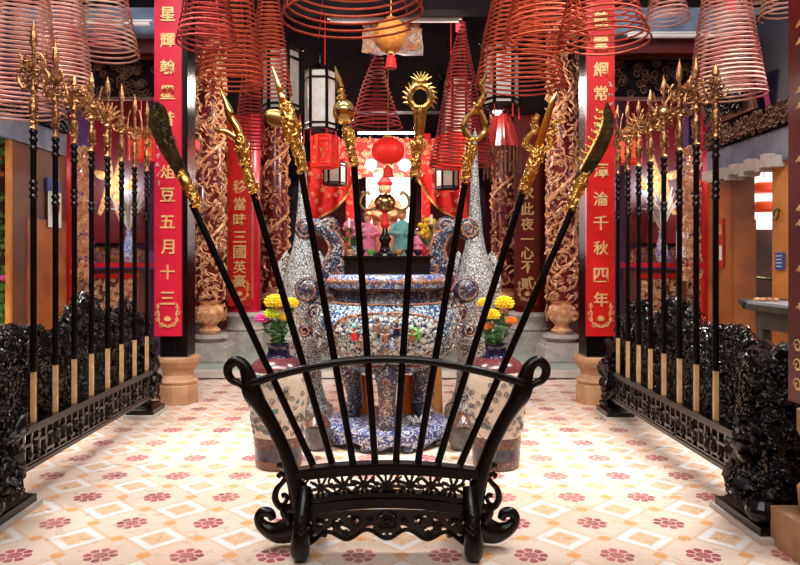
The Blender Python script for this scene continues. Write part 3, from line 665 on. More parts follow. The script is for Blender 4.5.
def rack(s, xc, y0, y1, poleY, label, seed):
    rd = random.Random(seed); R = root('weapon_rack', label, 'weapon rack', (xc, (y0+y1)/2, 0), 'long weapon racks along the sides')
    inn = -s
    # rails
    ya, yb = poleY[0]-.28, poleY[-1]+.12
    xr = xc+inn*.03
    mb = MB(); mb.box((xr, (ya+yb)/2, ZR-.012), (.075, yb-ya, .024)); mb.box((xr, (ya+yb)/2, ZR-.035), (.06, yb-ya, .022)); mb.build('upper_rail', 'black', R, False)
    mb = MB(); mb.box((xr, (ya+yb)/2, .172), (.07, yb-ya, .024)); mb.box((xr, (ya+yb)/2, .192), (.055, yb-ya, .016)); mb.build('lower_rail', 'black', R, False)
    mb = MB(); y = ya+.04; k = 0
    while y < yb-.03:
        h = .345-.19
        mb.box((xr+inn*.01, y, .273), (.03, .022, .19))
        if k % 2 == 0: mb.box((xr+inn*.012, y+.05, .225), (.03, .10, .018)); mb.box((xr+inn*.012, y+.05, .315), (.03, .06, .018))
        else: mb.box((xr+inn*.012, y+.05, .30), (.03, .10, .018)); mb.curl(Vector((xr+inn*.03, y+.05, .245)), Vector((0, 1, 0)), Vector((0, 0, 1)), Vector((inn, 0, 0)), .03, .008, 1.5, 1, .3)
        if k % 3 == 0: rock_curls(mb, lambda r_: (Vector((xr+inn*.03, y+r_.uniform(-.05, .05), r_.uniform(.21, .34))), Vector((inn, 0, 0))), 5, rd, (.015, .03))
        y += .085; k += 1
    mb.build('lattice_frieze', 'blackrough', R)
    # carved back board with ragged crest
    prof = lambda t: .86+.22*math.exp(-((t-.50)/.13)**2)+.16*math.exp(-((t-.80)/.07)**2)+.10*math.exp(-((t-.16)/.1)**2)+.05*noise.noise(Vector((t*14, seed, 0)))+.03*noise.noise(Vector((t*45, seed, 3)))
    nu, nv = 170, 40; th = .035; xb = xc-inn*.075; vs = []
    for j in range(2*nv):
        for i in range(nu):
            t = i/(nu-1); y = ya-.1+t*(yb-ya+.2); zt = prof(t); q = j/(nv-1) if j < nv else (2*nv-1-j)/(nv-1); z = .36+(zt-.36)*q; sd = 1 if j < nv else -1
            d = noise.turbulence(Vector((y*11, z*11, seed+sd)), 3, False)
            vs.append((xb+inn*sd*(th*(.25+.0*q)+.055*d*(1-.5*q)), y, z))
    mb = MB(); mb.grid(vs, nu, 2*nv)
    L = yb-ya+.2
    def fnf(r_):
        t = r_.random(); z = .38+(prof(t)-.38)*r_.random(); return Vector((xb+inn*.055, ya-.1+t*L, z)), Vector((inn, r_.uniform(-.4, .4), r_.uniform(-.4, .6)))
    rock_curls(mb, fnf, 800, rd, (.014, .036))
    def fne(r_):
        t = r_.random(); return Vector((xb+inn*r_.uniform(-.02, .04), ya-.1+t*L, prof(t)-.005)), Vector((inn*.6, r_.uniform(-1, 1), .8))
    rock_curls(mb, fne, 150, rd, (.02, .05))
    def fno(r_):
        t = r_.random(); z = .38+(prof(t)-.38)*r_.random(); return Vector((xb-inn*.05, ya-.1+t*L, z)), Vector((-inn, r_.uniform(-.4, .4), r_.uniform(-.4, .6)))
    rock_curls(mb, fno, 130, rd, (.025, .05))
    mb.build('carved_board', 'blackrough', R)
    # end supports
    for e, (ye, big) in enumerate(((y0+.28, .86), (y1-.16, .62))):
        mb = MB(); hz = .92 if e == 0 else .66; hy = .24*big if e == 0 else .13
        xe = xc-inn*(.05 if s < 0 else .03)+(inn*.03 if e == 0 else 0)
        lump(mb, (xe+inn*.02, ye, .32), .21*big+.02, hy, .27, seed+e, .28, p=.75)
        lump(mb, (xe-inn*.03, ye+.02, .58 if e == 0 else .45), .17*big+.02, hy*.85, .30 if e == 0 else .2, seed+e+5, .3, p=.8)
        def fl(r_):
            a = r_.uniform(0, 2*PI); t = r_.random(); z = .12+t*(hz-.16); k = 1-.28*t
            n_ = Vector((math.cos(a), math.sin(a), 0))
            return Vector((xe-inn*.03*t+math.cos(a)*(.20*big+.02)*k, ye+math.sin(a)*hy*1.0*k, z)), n_+Vector((0, 0, r_.uniform(-.3, .6)))
        rock_curls(mb, fl, 800 if e == 0 else 220, rd, (.012, .032) if e == 0 else (.012, .025))
        # jutting cloud scrolls on the outer side
        for k in range(13 if e == 0 else 6):
            z = .22+k*(hz-.25)/13*(1 if e == 0 else 2); a = rd.uniform(-.7, .7)+ (0); dx = -inn*(.16+.10*rd.random())*(1.05-.5*z)
            mb.tube([(xe, ye+a*.1, z), (xe+dx*.8, ye+a*.2-.04, z+.02), (xe+dx*1.35, ye+a*.25-.05, z+.045), (xe+dx*1.45, ye+a*.25-.05, z+.02)], [.05, .034, .022, .012], 8)
        # top ridge
        for k in range(8 if e == 0 else 4):
            mb.tube([(xe+rd.uniform(-.06, .06), ye+rd.uniform(-.15, .15)*big, hz-.12), (xe+rd.uniform(-.10, .10), ye+rd.uniform(-.16, .16)*big, hz-.02+rd.uniform(-.03, .03))], [.06, .03], 7)
        mb.build('carved_end_support', 'blackrough', R)
        fw = .165*big+.02
        mb = MB(); mb.box((xe+inn*.03, ye-.01, .05), (2*fw*.95, 2*hy+.05, .04)); mb.box((xe+inn*.03, ye-.01, .085), (2*fw*.82, 2*hy, .03), taper=.85)
        if e == 0:
            for k in (-1, 1):
                mb.ball((xe+k*.13, ye-.17, .13), .075, (1.15, 1, .9), 16, 10)
        mb.build('foot', 'black', R, False)
        mb = MB(); mb.box((xe+inn*.03, ye-.01, .015), (2*fw*1.04, 2*hy+.12, .03)); mb.build('stone_pad', 'whitestone', R, False)
    return R
yl = [4.07, 4.34, 4.60, 4.87, 5.15, 5.42, 5.70, 5.99]
xl = -2.055
yr = [4.11, 4.37, 4.62, 4.88, 5.13, 5.37, 5.61, 5.85]
xrr = 1.93
rack(-1, -2.085, 3.34, 6.28, yl, 'long black carved weapon rack standing along the left side', 11)
rack(1, 1.965, 3.30, 6.20, yr, 'long black carved weapon rack standing along the right side', 23)

heads = ['winged trident', 'double-curled spear', 'crescent halberd', 'twin-branched spear', 'leafy fan', 'plain spear', 'forked staff', 'hooked staff']
ordl = ['nearest in the left rack', 'second nearest in the left rack', 'third nearest in the left rack', 'fourth nearest in the left rack', 'fourth furthest in the left rack', 'third furthest in the left rack', 'second furthest in the left rack', 'furthest in the left rack']
def side_head(mb, mt, x, y, z, top, k, seed):
    """ornate head from z to top. mb = carved, mt = tip"""
    rd = random.Random(seed); V = lambda a, b, c=0: (x+a, y+c, z+b)
    mb.lathe([(.015, 0), (.026, .012), (.014, .03), (.016, .06), (.024, .10), (.027, .14), (.018, .18), (.011, .21), (.026, .235), (.011, .26), (.015, .29)], (x, y, z), 12)
    for _ in range(14):
        a = rd.uniform(0, 2*PI); n_ = Vector((math.cos(a), math.sin(a), 0)); mb.curl(Vector((x, y, z+rd.uniform(.04, .22)))+n_*.022, Vector((-n_.y, n_.x, 0)), Vector((0, 0, 1)), n_, .014, .004, 1.2, 1, .4, 4)
    Ht = top-z; b = .28
    mt.tube([V(0, b), V(0, b+(Ht-b)*.55), V(0, b+(Ht-b)*.62), V(0, b+(Ht-b)*.8), V(0, Ht)], [.014, .010, .022, .017, .001], 6)
    def side(pts, rr): 
        for sg in (-1, 1): mb.tube([V(sg*p, q) for p, q, _ in smoothpath([(a, b_, 0) for a, b_ in pts], 4)], [rr*(1-.6*i/(4*(len(pts)-1))) for i in range(4*(len(pts)-1)+1)], 6)
    def cl(c0, c1, R, n):
        for _ in range(n):
            sg = rd.choice((-1, 1)); mb.curl(Vector(V(sg*rd.uniform(0, c0), rd.uniform(*c1), rd.uniform(-.02, .02))), Vector((sg, 0, 0)), Vector((0, 0, 1)), Vector((0, -1, 0)), rd.uniform(.5, 1)*R, R*.24, 1.4, rd.choice((-1, 1)), .4, 5)
    if k == 0: side([(.0, .27), (.06, .25), (.09, .32), (.055, .38), (.08, .45)], .014); side([(0, .36), (.05, .34), (.07, .40), (.04, .45)], .011); cl(.06, (.27, .44), .03, 22)
    elif k == 1: side([(0, .27), (.07, .27), (.06, .34), (.09, .37)], .013); side([(0, .35), (.045, .38), (.03, .44)], .011); cl(.05, (.26, .42), .028, 22)
    elif k == 2:
        pts = [(.02, .24), (.09, .22), (.12, .30), (.11, .38), (.07, .43), (.09, .36), (.07, .30)]
        mb.prism([(p, q) for p, q in pts], .012, (x, y, z), (1, 0, 0), (0, 0, 1)); side([(0, .30), (.05, .28), (.07, .34), (.05, .40)], .012); cl(.045, (.24, .42), .03, 24)
    elif k == 3:
        side([(0, .26), (.06, .30), (.05, .36), (.075, .46)], .013); cl(.055, (.24, .36), .03, 26)
        mb.ball((x, y, z+.31), .042, (1.1, .7, 1), 10, 8)
    elif k == 4: 
        for q in range(9): a = PI*q/8; mb.tube([V(0, .27), V(.05*math.cos(a), .30+.05*math.sin(a)), V(.10*math.cos(a), .31+.11*math.sin(a))], [.012, .014, .003], 5)
        cl(.05, (.24, .36), .026, 18)
    elif k == 5: side([(0, .26), (.05, .25), (.075, .30)], .012); side([(0, .33), (.04, .36)], .010); cl(.035, (.24, .36), .024, 18)
    elif k == 6: side([(0, .27), (.05, .29), (.055, .38), (.035, .47)], .012); cl(.045, (.24, .34), .026, 18)
    else: 
        mb.tube([V(0, .30), V(.03, .36), V(.08, .40), V(.12, .36), V(.115, .30), V(.10, .27)], [.012, .012, .011, .01, .008, .014], 6); cl(.05, (.24, .38), .028, 20)
        mb.ball(V(.105, .25), .018, (1, 1, 1.3), 8, 6)
for s, xs, ys, tops in ((-1, xl, yl, [2.745, 2.71, 2.57, 2.66, 2.70, 2.72, 2.70, 2.72]), (1, xrr, yr, [2.50, 2.62, 2.68, 2.64, 2.60, 2.58, 2.62, 2.66])):
    for i, y in enumerate(ys):
        kk = i if s < 0 else (5, 1, 0, 3, 2, 4, 6, 7)[i]
        lab = 'black pole with gold %s head, %s' % (heads[kk], ordl[i].replace('left', 'left' if s < 0 else 'right'))
        x = xs
        r = root('ceremonial_pole', lab, 'weapon', (x, y, ZR), 'poles upright in the %s rack' % ('left' if s < 0 else 'right'))
        zt = 2.10 if s < 0 else 2.06
        mb = MB(); mb.tube([(x, y, .70), (x, y, 1.2), (x, y, zt)], .0178, 12)
        for zz in ((1.72, 1.76, 1.80) if (i % 2 == 0) else (1.70, 1.74)) + (zt-.10, zt-.05, zt-.005) + ((zt-.15, zt-.2) if i > 3 else ()): mb.lathe([(.017, zz-.016), (.026, zz), (.017, zz+.016)], (x, y, 0), 12)
        mb.build('shaft', 'shaft', r)
        mb = MB(); mb.box((x, y, (ZR+.70)/2+.0), (.025, .025, .70-ZR)); mb.build('wooden_butt', 'wood', r, False)
        a, b_ = MB(), MB(); side_head(a, b_, x, y, zt, tops[i], kk, i*7+s)
        mt = 'oldgold'
        a.build('carved_head', mt, r); b_.build('spear_tip', mt, r)
# ================================================================== mosaic urn
UY = 5.30; UX = 0.0
U = root('incense_urn', 'large blue and white shard-mosaic incense urn with scroll ears in the centre', 'urn', (UX, UY, 0))
mb = MB(); mb.lathe([(.24, .52), (.33, .56), (.42, .62), (.50, .72), (.535, .84), (.53, .92), (.49, .99), (.43, 1.03), (.40, 1.04)], (UX, UY, 0), 64); mb.build('belly', 'urnblue', U)
mb = MB(); mb.lathe([(.40, 1.035), (.385, 1.06), (.375, 1.12), (.40, 1.145)], (UX, UY, 0), 48); mb.build('neck', 'urndark', U)
mb = MB(); mb.lathe([(.40, 1.14), (.44, 1.15), (.445, 1.17), (.445, 1.22), (.43, 1.24), (.36, 1.245)], (UX, UY, 0), 48); lip = mb.build('lip', 'urnrim', U)
mb = MB()
for i in range(60):
    a = 2*PI*i/60; mb.ball((UX+.447*math.cos(a), UY+.447*math.sin(a), 1.195), .019, (1, 1, 1), 8, 6)
mb.build('lip_studs', 'rimorange', lip)
for zz, rr in ((1.035, .425), (1.14, .41), (.60, .41)):
    mb = MB(); mb.lathe([(rr, zz-.008), (rr+.012, zz), (rr, zz+.008)], (UX, UY, 0), 48); mb.build('shard_band', 'rimorange', U)
# dark metal tank inside
mb = MB(); mb.box((UX, UY, 1.305), (.62, .46, .13)); mb.box((UX, UY, 1.372), (.66, .50, .016)); mb.build('metal_tank', 'blackrough', U, False)
# medallions on the belly: raised pebble fields
def onb(a, z):   # belly surface point + normal
    prof = [(.24, .52), (.33, .56), (.42, .62), (.50, .72), (.535, .84), (.53, .92), (.49, .99), (.43, 1.03)]
    zs = [p[1] for p in prof]; rs = [p[0] for p in prof]; r = float(np.interp(z, zs, rs)); r2 = float(np.interp(z+.01, zs, rs)); r1 = float(np.interp(z-.01, zs, rs)); sl = (r2-r1)/.02
    d = Vector((math.cos(a), math.sin(a), 0)); n = (d-Vector((0, 0, sl))).normalized(); return Vector((UX, UY, z))+d*r, n
def inmed(u, v, hw, hh): return abs(u/hw)**2.6+abs(v/hh)**2.6 < 1
rd = random.Random(4)
for ma, hw, hh, nm in ((-PI/2, .80, .165, 'front_medallion'), (-PI/2+1.5, .30, .14, 'side_medallion'), (-PI/2-1.5, .30, .14, 'side_medallion')):
    mb = MB(); pl = []; tr = 0
    while tr < 2600 and len(pl) < 330:
        tr += 1; u = rd.uniform(-hw, hw); v = rd.uniform(-hh, hh)
        if not inmed(u, v, hw*.97, hh*.96): continue
        R = rd.uniform(.011, .026)
        if any((u-a)**2*.27+(v-b)**2 < ((R+c)*.86)**2 for a, b, c in pl): continue
        pl.append((u, v, R)); c, n = onb(ma+u, .815+v); uu = n.cross(Vector((0, 0, 1))).normalized(); vv = uu.cross(n)
        pr = [(R, 0), (R*.9, R*.35), (R*.5, R*.55)]; mb.lathe([(a, b) for a, b in pr], c, 7, axis=n)
    med = mb.build(nm, 'pebble', U)
    mb = MB(); pts = []
    for k in range(49):
        a = 2*PI*k/48; f = lambda q: math.copysign(abs(q)**.77, q); c, n = onb(ma+hw*f(math.cos(a)), .815+hh*f(math.sin(a))); pts.append(c+n*.004)
    mb.tube(pts, .009, 6); mb.build('medallion_edge', 'rimorange', med)
# little mosaic figures on the front medallion
for (a, z, c1, c2) in ((-.42, .85, 'redcloth', 'turq'), (-.12, .90, 'rimorange', 'maroon'), (-.02, .84, 'rimorange', 'brownglaze'), (.12, .88, 'cobalt', 'rimorange'), (.06, .80, 'urnrim', 'cobalt'), (.32, .84, 'brownglaze', 'leafbright'), (.40, .86, 'leafbright', 'white'), (-.30, .80, 'brownglaze', 'maroon')):
    c, n = onb(-PI/2+a, z); mb = MB(); mb.tube([c+n*.005-Vector((0, 0, .045)), c+n*.02, c+n*.015+Vector((0, 0, .03))], [.026, .020, .010], 8); mb.build('figure_robe', c1, U)
    mb = MB(); mb.ball(c+n*.02+Vector((0, 0, .045)), .015, (1, 1, 1), 8, 6); mb.tube([c+n*.022+Vector((-.03, 0, .01)), c+n*.03, c+n*.022+Vector((.03, 0, .015))], .008, 6); mb.build('figure_head', c2, U)
# side relief around belly
for s in (-1, 1):
    mb = MB(); 
    for i in range(60):
        a = rd.uniform(-.42, .42)+(0 if s > 0 else PI)+(-.25*s); z = rd.uniform(.66, 1.0); c, n = onb(a, z); u = n.cross(Vector((0, 0, 1))).normalized()
        mb.curl(c+n*.01, u, u.cross(n), n, rd.uniform(.02, .045), .007, 1.4, s, .5)
    mb.build('shard_relief', 'urnwhite', U)
    # scroll ear
    ear = MB(); rim = MB(); 
    def E(px, py): return Vector((PX(387+s*(387-px), UY), UY, PZ(py, UY)))
    body = [(345, 296, 9), (334, 292, 9), (326, 280, 9), (333, 264, 10), (337, 250, 9), (333, 238, 9), (324, 229, 9), (312, 226, 8)]
    q = smoothpath([(a, b, c) for a, b, c in body], 6); k = UY/F
    ear.tube([E(a, b) for a, b, c in q], [c*k for a, b, c in q], 10, flat=.8)
    for cx, cy, R, h in ((306, 229, 12, 1), (329, 227, 11, -1), (341, 268, 12, -1), (308, 290, 14, 1), (316, 312, 11, -1), (330, 300, 10, 1), (305, 330, 8, 1)):
        c = E(cx, cy)
        ear.ball(c, R*k*.95, (1, .62, 1), 14, 10)
        h2 = h*s; n = Vector((0, -1, 0))
        rim.curl(c+Vector((0, -.038, 0)), Vector((-s*1.0, 0, 0)), Vector((0, 0, 1)), n, R*k, .0095, 1.9, h, .12, 6)
        rim.curl(c+Vector((0, .038, 0)), Vector((-s*1.0, 0, 0)), Vector((0, 0, 1)), -n, R*k, .0095, 1.9, h, .12, 6)
    for off in (-1, 1):
        rim.tube([E(a+off*7, b)+Vector((0, -.035, 0)) for a, b, c in q], .011, 6)
    rim.tube([E(a, b) for a, b in ((300, 300), (296, 312), (302, 324), (312, 330), (318, 322))], .012, 6)
    eo = ear.build('scroll_ear', 'urndark', U); rim.build('ear_edging', 'rimorange', eo)
# legs
for a in (-PI/2, -PI/2+2*PI/3, -PI/2-2*PI/3, -PI/2+PI/3*2.0+10):
    if a > 5: continue
    d = Vector((math.cos(a), math.sin(a), 0)); c = Vector((UX, UY, 0)); mb = MB()
    rr = .34 if abs(a+PI/2) < .01 else .30
    mb.tube([c+d*rr*f+Vector((0, 0, z)) for f, z in ((.95, .62), (1.08, .54), (1.02, .46), (.92, .36), (.90, .27), (1.0, .21), (1.12, .18), (1.1, .165))], [.085, .088, .07, .062, .06, .068, .075, .06], 12)
    mb.build('leg', 'urndark', U)
    mb = MB()
    for k in range(4): mb.curl(c+d*(rr*1.08+.085)+Vector((0, 0, .50-.07*k)), Vector((-d.y, d.x, 0)), Vector((0, 0, 1)), d, .035, .008, 1.5, 1 if k % 2 else -1, .3)
    mb.build('leg_scrolls', 'rimorange', U)
# extra visible legs left and right of the front one
for s in (-1, 1):
    c = Vector((UX+s*.255, UY+.02, 0)); mb = MB()
    mb.tube([c+Vector((s*x, 0, z)) for x, z in ((0, .62), (.02, .54), (.01, .44), (-.01, .34), (-.01, .26), (.02, .20), (.05, .175), (.06, .165))], [.09, .085, .07, .062, .062, .07, .075, .05], 12); mb.build('leg', 'urndark', U)
mb = MB(); mb.lathe([(.44, .06), (.46, .075), (.47, .13), (.44, .155), (.40, .165), (.05, .17)], (UX, UY, 0), 56); rb = mb.build('round_base', 'urnbase', U)
mb = MB()
mb = MB(); n = 96; vs = []
for j in range(3):
    for i in range(n):
        a = 2*PI*i/n; zb = .05+.02*math.cos(a*9); zz = (.135, .10, zb)[j]; rr = (.471, .474, .468)[j]; vs.append((UX+rr*math.cos(a), UY+rr*math.sin(a), zz))
for j in range(3):
    for i in range(n):
        a = 2*PI*i/n; zb = .05+.02*math.cos(a*9); zz = (zb, .10, .135)[j]; rr = (.45, .45, .45)[j]; vs.append((UX+rr*math.cos(a), UY+rr*math.sin(a), zz))
mb.grid(vs, n, 6, True); mb.build('scalloped_skirt', 'urnbase', rb)
for i in range(9):
    a = -PI/2+2*PI*i/9+PI/9; MB().ball((UX+.43*math.cos(a), UY+.43*math.sin(a), .036), .045, (1, 1, .8), 10, 8).build('base_foot', 'urndark', rb)
for px, z1, m, lab in ((362, .45, 'orange', 'bright orange candle standing on the urn base, left of its front leg'), (408, .45, 'orange', 'bright orange candle standing on the urn base, right of its front leg')):
    x = PX(px, 5.5); r = root('fat_candle', lab, 'candle', (x, 5.44, .17), 'orange candles on the urn base')
    MB().lathe([(.05, .168), (.052, .19), (.038, .44), (.030, .455), (.01, .45)], (x, 5.44, 0), 20).build('wax', m, r); MB().tube([(x, 5.44, .45), (x, 5.44, .475)], .003, 6).build('wick', 'black', r.children[0])
x = PX(437, 5.95); r = root('fat_candle', 'pale orange tall candle on the floor behind the right side of the urn', 'candle', (x, 5.98, 0), 'orange candles on the floor')
MB().lathe([(.05, 0), (.052, .02), (.04, .46), (.02, .48)], (x, 5.98, 0), 20).build('wax', 'paleorange', r); MB().tube([(x, 5.98, .475), (x, 5.98, .50)], .003, 6).build('wick', 'black', r)
# small lotus bowl at foot of right leg
tg = MB(); rd = random.Random(2)
bx, by = PX(419, 5.0), 5.03
for k in range(10):
    a = 2*PI*k/10; tg.tube([(bx, by, .175), (bx+.05*math.cos(a), by+.05*math.sin(a), .185), (bx+.085*math.cos(a), by+.085*math.sin(a), .225)], [.02, .022, .004], 6)
tag(tg.build('lotus_bowl', 'urnwhite'), 'small white and blue petal-shaped bowl on the urn base', 'bowl')

# scaled spires beside the urn
for s in (-1, 1):
    Y = 5.9; x = PX(387+s*(88 if s > 0 else 84), Y); lab = 'white scale-covered mosaic spire behind the %s ear of the urn' % ('left' if s < 0 else 'right')
    r = root('mosaic_spire', lab, 'spire', (x, Y, 0), 'scaled spires flanking the urn'); k = Y/F
    mb = MB(); mb.lathe([(20*k, PZ(330, Y)), (20*k, PZ(310, Y)), (19.5*k, PZ(290, Y)), (18*k, PZ(275, Y)), (14*k, PZ(261, Y)), (10.5*k, PZ(248, Y)), (8*k, PZ(235, Y)), (6.5*k, PZ(218, Y)), (5*k, PZ(200, Y)), (4*k, PZ(180, Y)), (3*k, PZ(160, Y)), (2*k, PZ(135 if s > 0 else 150, Y)), (.002, PZ(128 if s > 0 else 143, Y))], (x, Y, 0), 40); mb.build('scaled_body', 'scales', r)
    for q in (-1, 1):
        mb = MB(); mb.tube([(x+q*11*k, Y, PZ(262, Y)), (x+q*16*k, Y-.01, PZ(254, Y)), (x+q*20*k, Y-.01, PZ(264, Y)), (x+q*22*k, Y, PZ(280, Y)), (x+q*24*k, Y, PZ(300, Y))], [.02, .03, .04, .035, .01], 8, flat=.6); mb.build('fin', 'urnwhite', r)
    mb = MB(); mb.lathe([(.24, 0), (.26, .03), (.25, .12), (.20, .16), (.16, .30), (.15, .50), (.19, .66), (.23, .70), (.23, .765)], (x, Y, 0), 32); mb.build('pedestal', 'urnwhite', r)

# ================================================================== flower vases and jars
def vase(s, x, Y, lab):
    r = root('porcelain_vase', lab, 'vase', (x, Y, 0), 'tall porcelain vases beside the urn')
    MB().lathe([(.140, 0), (.150, .01), (.155, .06)], (x, Y, 0), 48).build('foot', 'brownband', r)
    MB().lathe([(.155, .06), (.160, .14)], (x, Y, 0), 48).build('dark_band', 'cobalt', r)
    MB().lathe([(.160, .14), (.165, .21)], (x, Y, 0), 48).build('brown_band', 'brownband', r)
    MB().lathe([(.165, .21), (.18, .32), (.197, .45), (.202, .54), (.198, .60), (.185, .635)], (x, Y, 0), 48).build('painted_body', 'porcelain', r)
    MB().lathe([(.187, .632), (.180, .655), (.150, .69), (.11, .715)], (x, Y, 0), 48).build('shoulder', 'maroon', r)
    MB().lathe([(.11, .712), (.078, .725), (.068, .75), (.072, .79), (.082, .80), (.070, .80), (.055, .76)], (x, Y, 0), 40).build('neck', 'cobalt', r)
    mb = MB(); rd = random.Random(6+s)
    for k in range(75):
        a = rd.uniform(PI, 2*PI); z = rd.choice((.26, .30, .34, .42, .48, .52, .56))+rd.uniform(-.025, .025); R = float(np.interp(z, [.21, .32, .45, .54, .60], [.165, .18, .197, .202, .198])); n = Vector((math.cos(a), math.sin(a), 0)); mb.curl(Vector((x, Y, z))+n*(R), Vector((-n.y, n.x, 0)), Vector((0, 0, 1)), n, .022, .0045, 1.4, rd.choice((-1, 1)), .05, 5)
    mb.build('painted_scrolls', 'jar', r)
    return r
XL, XR, YV = -.712, .716, 4.60
vase(-1, XL, YV, 'tall painted porcelain vase left of the urn holding yellow and pink flowers')
vase(1, XR, YV, 'tall painted porcelain vase right of the urn holding yellow and orange flowers')
def flower(px, py, R, m, lab, x, Y, seed, group):
    rd = random.Random(seed); c = P(px, py, Y); c.y += rd.uniform(-.04, .04)
    r = root('chrysanthemum', lab, 'flower', (x, Y, .78), group); k = R*Y/F
    mb = MB(); mb.ball(c, k*.62, (1, 1, .8), 12, 8)
    for ring, (el, n, L) in enumerate(((-.35, 16, 1.0), (-.05, 18, 1.05), (.25, 16, 1.0), (.6, 13, .92), (.95, 9, .82), (1.3, 5, .75))):
        for j in range(n):
            a = 2*PI*j/n+ring*.4+rd.uniform(-.1, .1); d = Vector((math.cos(a)*math.cos(el), math.sin(a)*math.cos(el), math.sin(el)))
            mb.tube([c+d*k*.4, c+d*k*L*.8, c+d*k*L+Vector((0, 0, k*.08))], [k*.10, k*.17, k*.05], 5)
    mb.build('bloom', m, r)
    mb = MB(); b = Vector((x+rd.uniform(-.03, .03), Y+rd.uniform(-.03, .03), .77)); mid = b.lerp(c, .5)+Vector((rd.uniform(-.02, .02), 0, .0))
    mb.tube([b, mid, c-Vector((0, 0, k*.4))], .004, 5)
    for j in range(9):
        q = b.lerp(mid, rd.uniform(.25, 1)) if j < 6 else mid.lerp(c, rd.uniform(0, .6)); a = rd.uniform(0, 2*PI); d = Vector((math.cos(a), math.sin(a), rd.uniform(0, .9)))*rd.uniform(.04, .075)
        mb.tube([q, q+d*.5+Vector((0, 0, .01)), q+d], [.003, .017, .002], 5, flat=.35)
    mb.build('leafy_stem', 'leaf', r)
FL = 'flowers in the left vase'; FR = 'flowers in the right vase'
flower(275, 302, 10, 'yellow', 'yellow chrysanthemum topmost on the left in the left vase', XL, YV, 1, FL)
flower(290, 304, 8, 'yellow', 'yellow chrysanthemum topmost on the right in the left vase', XL, YV, 2, FL)
flower(272, 314, 8, 'lime', 'lime green chrysanthemum lower in the left vase', XL, YV, 3, FL)
flower(262, 319, 7, 'pink', 'pink flower at the outer side of the left vase', XL, YV, 4, FL)
flower(284, 318, 6, 'yellow', 'small yellow chrysanthemum lowest in the left vase', XL, YV, 5, FL)
flower(505, 304, 10, 'yellow', 'large yellow chrysanthemum topmost in the right vase', XR, YV, 6, FR)
flower(484, 303, 7, 'yellow', 'pale yellow chrysanthemum at the inner side of the right vase', XR, YV, 7, FR)
flower(492, 315, 8, 'yellow', 'yellow chrysanthemum low in the middle of the right vase', XR, YV, 8, FR)
flower(511, 321, 6, 'orangep', 'orange flower at the outer side of the right vase', XR, YV, 9, FR)
flower(488, 327, 6, 'orangep', 'small orange flower lowest in the right vase', XR, YV, 10, FR)
for x, Y, lab in ((PX(318, 5.0), 5.0, 'small grey lidded jar between the left vase and the urn'), (PX(461, 5.0), 5.0, 'small grey lidded jar between the right vase and the urn')):
    r = root('lidded_jar', lab, 'jar', (x, Y, 0), 'small lidded jars on the floor')
    MB().lathe([(.05, 0), (.07, .01), (.095, .08), (.10, .13), (.085, .17)], (x, Y, 0), 32).build('body', 'jar', r)
    MB().lathe([(.09, .165), (.092, .18), (.06, .225), (.02, .25), (.018, .27), (.005, .28)], (x, Y, 0), 32).build('lid', 'brownband', r)

# ================================================================== altar and hall background
def colbox(name, m, c, d, label, cat, group=None): o = B(name, m, c, d); return tag(o, label, cat, group)
# altar table
Y = 8.7; t = root('altar_table', 'black altar table seen above the urn with scrolled ends', 'altar table', (0, Y, .09))
x0, x1 = PX(345, Y), PX(432, Y); zt = PZ(257, Y)
mb = MB(); mb.box(((x0+x1)/2, Y, zt-.02), (x1-x0, .7, .04)); mb.build('table_top', 'black', t, False)
mb = MB(); mb.box(((x0+x1)/2, Y-.28, zt-.14), (x1-x0-.1, .03, .2)); mb.build('apron', 'darkred', t, False)
mb = MB(); rd = random.Random(1)
for k in range(40): mb.curl(Vector((x0+.08+(x1-x0-.16)*rd.random(), Y-.30, zt-rd.uniform(.06, .22))), Vector((1, 0, 0)), Vector((0, 0, 1)), Vector((0, -1, 0)), .03, .007, 1.4, rd.choice((-1, 1)), .2)
mb.build('carved_scrolls', 'darkgilt', t)
for sx in (x0+.06, x1-.06):
    for sy in (-.28, .28): MB().box((sx, Y+sy, (zt-.04+.09)/2), (.07, .07, zt-.13)).build('leg', 'black', t, False)
def on(px): return PX(px, Y)
# brass burner with handles on a black stem
r = root('brass_burner', 'round brass burner with looped handles on a black stem, at centre of the altar table', 'burner', (on(385), Y, zt))
cx = on(385); MB().lathe([(.16, zt), (.15, zt+.04), (.07, zt+.08), (.05, zt+.16), (.08, zt+.22), (.04, zt+.30), (.03, zt+.36)], (cx, Y, 0), 20).build('stem', 'black', r)
MB().lathe([(.03, zt+.35), (.06, zt+.40), (.04, zt+.46), (.03, zt+.56)], (cx, Y, 0), 16).build('red_knot', 'redcloth', r)
z = PZ(203, Y); MB().lathe([(.03, z-.12), (.10, z-.09), (.135, z), (.12, z+.06), (.08, z+.09), (.09, z+.10), (.05, z+.12)], (cx, Y, 0), 28).build('bowl', 'brass', r)
for s in (-1, 1): MB().tube([(cx+s*a, Y, z+b) for a, b, _ in smoothpath([(.10, -.06, 0), (.22, -.09, 0), (.30, -.02, 0), (.28, .08, 0), (.22, .13, 0), (.19, .10, 0)], 4)], .018, 7).build('handle', 'brass', r)
mb = MB()
for k in range(9):
    a = PI*k/8; mb.curl(Vector((cx+.30*math.cos(a), Y, z+.07+.14*math.sin(a))), Vector((1, 0, 0)), Vector((0, 0, 1)), Vector((0, -1, 0)), .03, .007, 1.3, 1 if k % 2 else -1, .2)
mb.build('wire_crest', 'darkgilt', r)
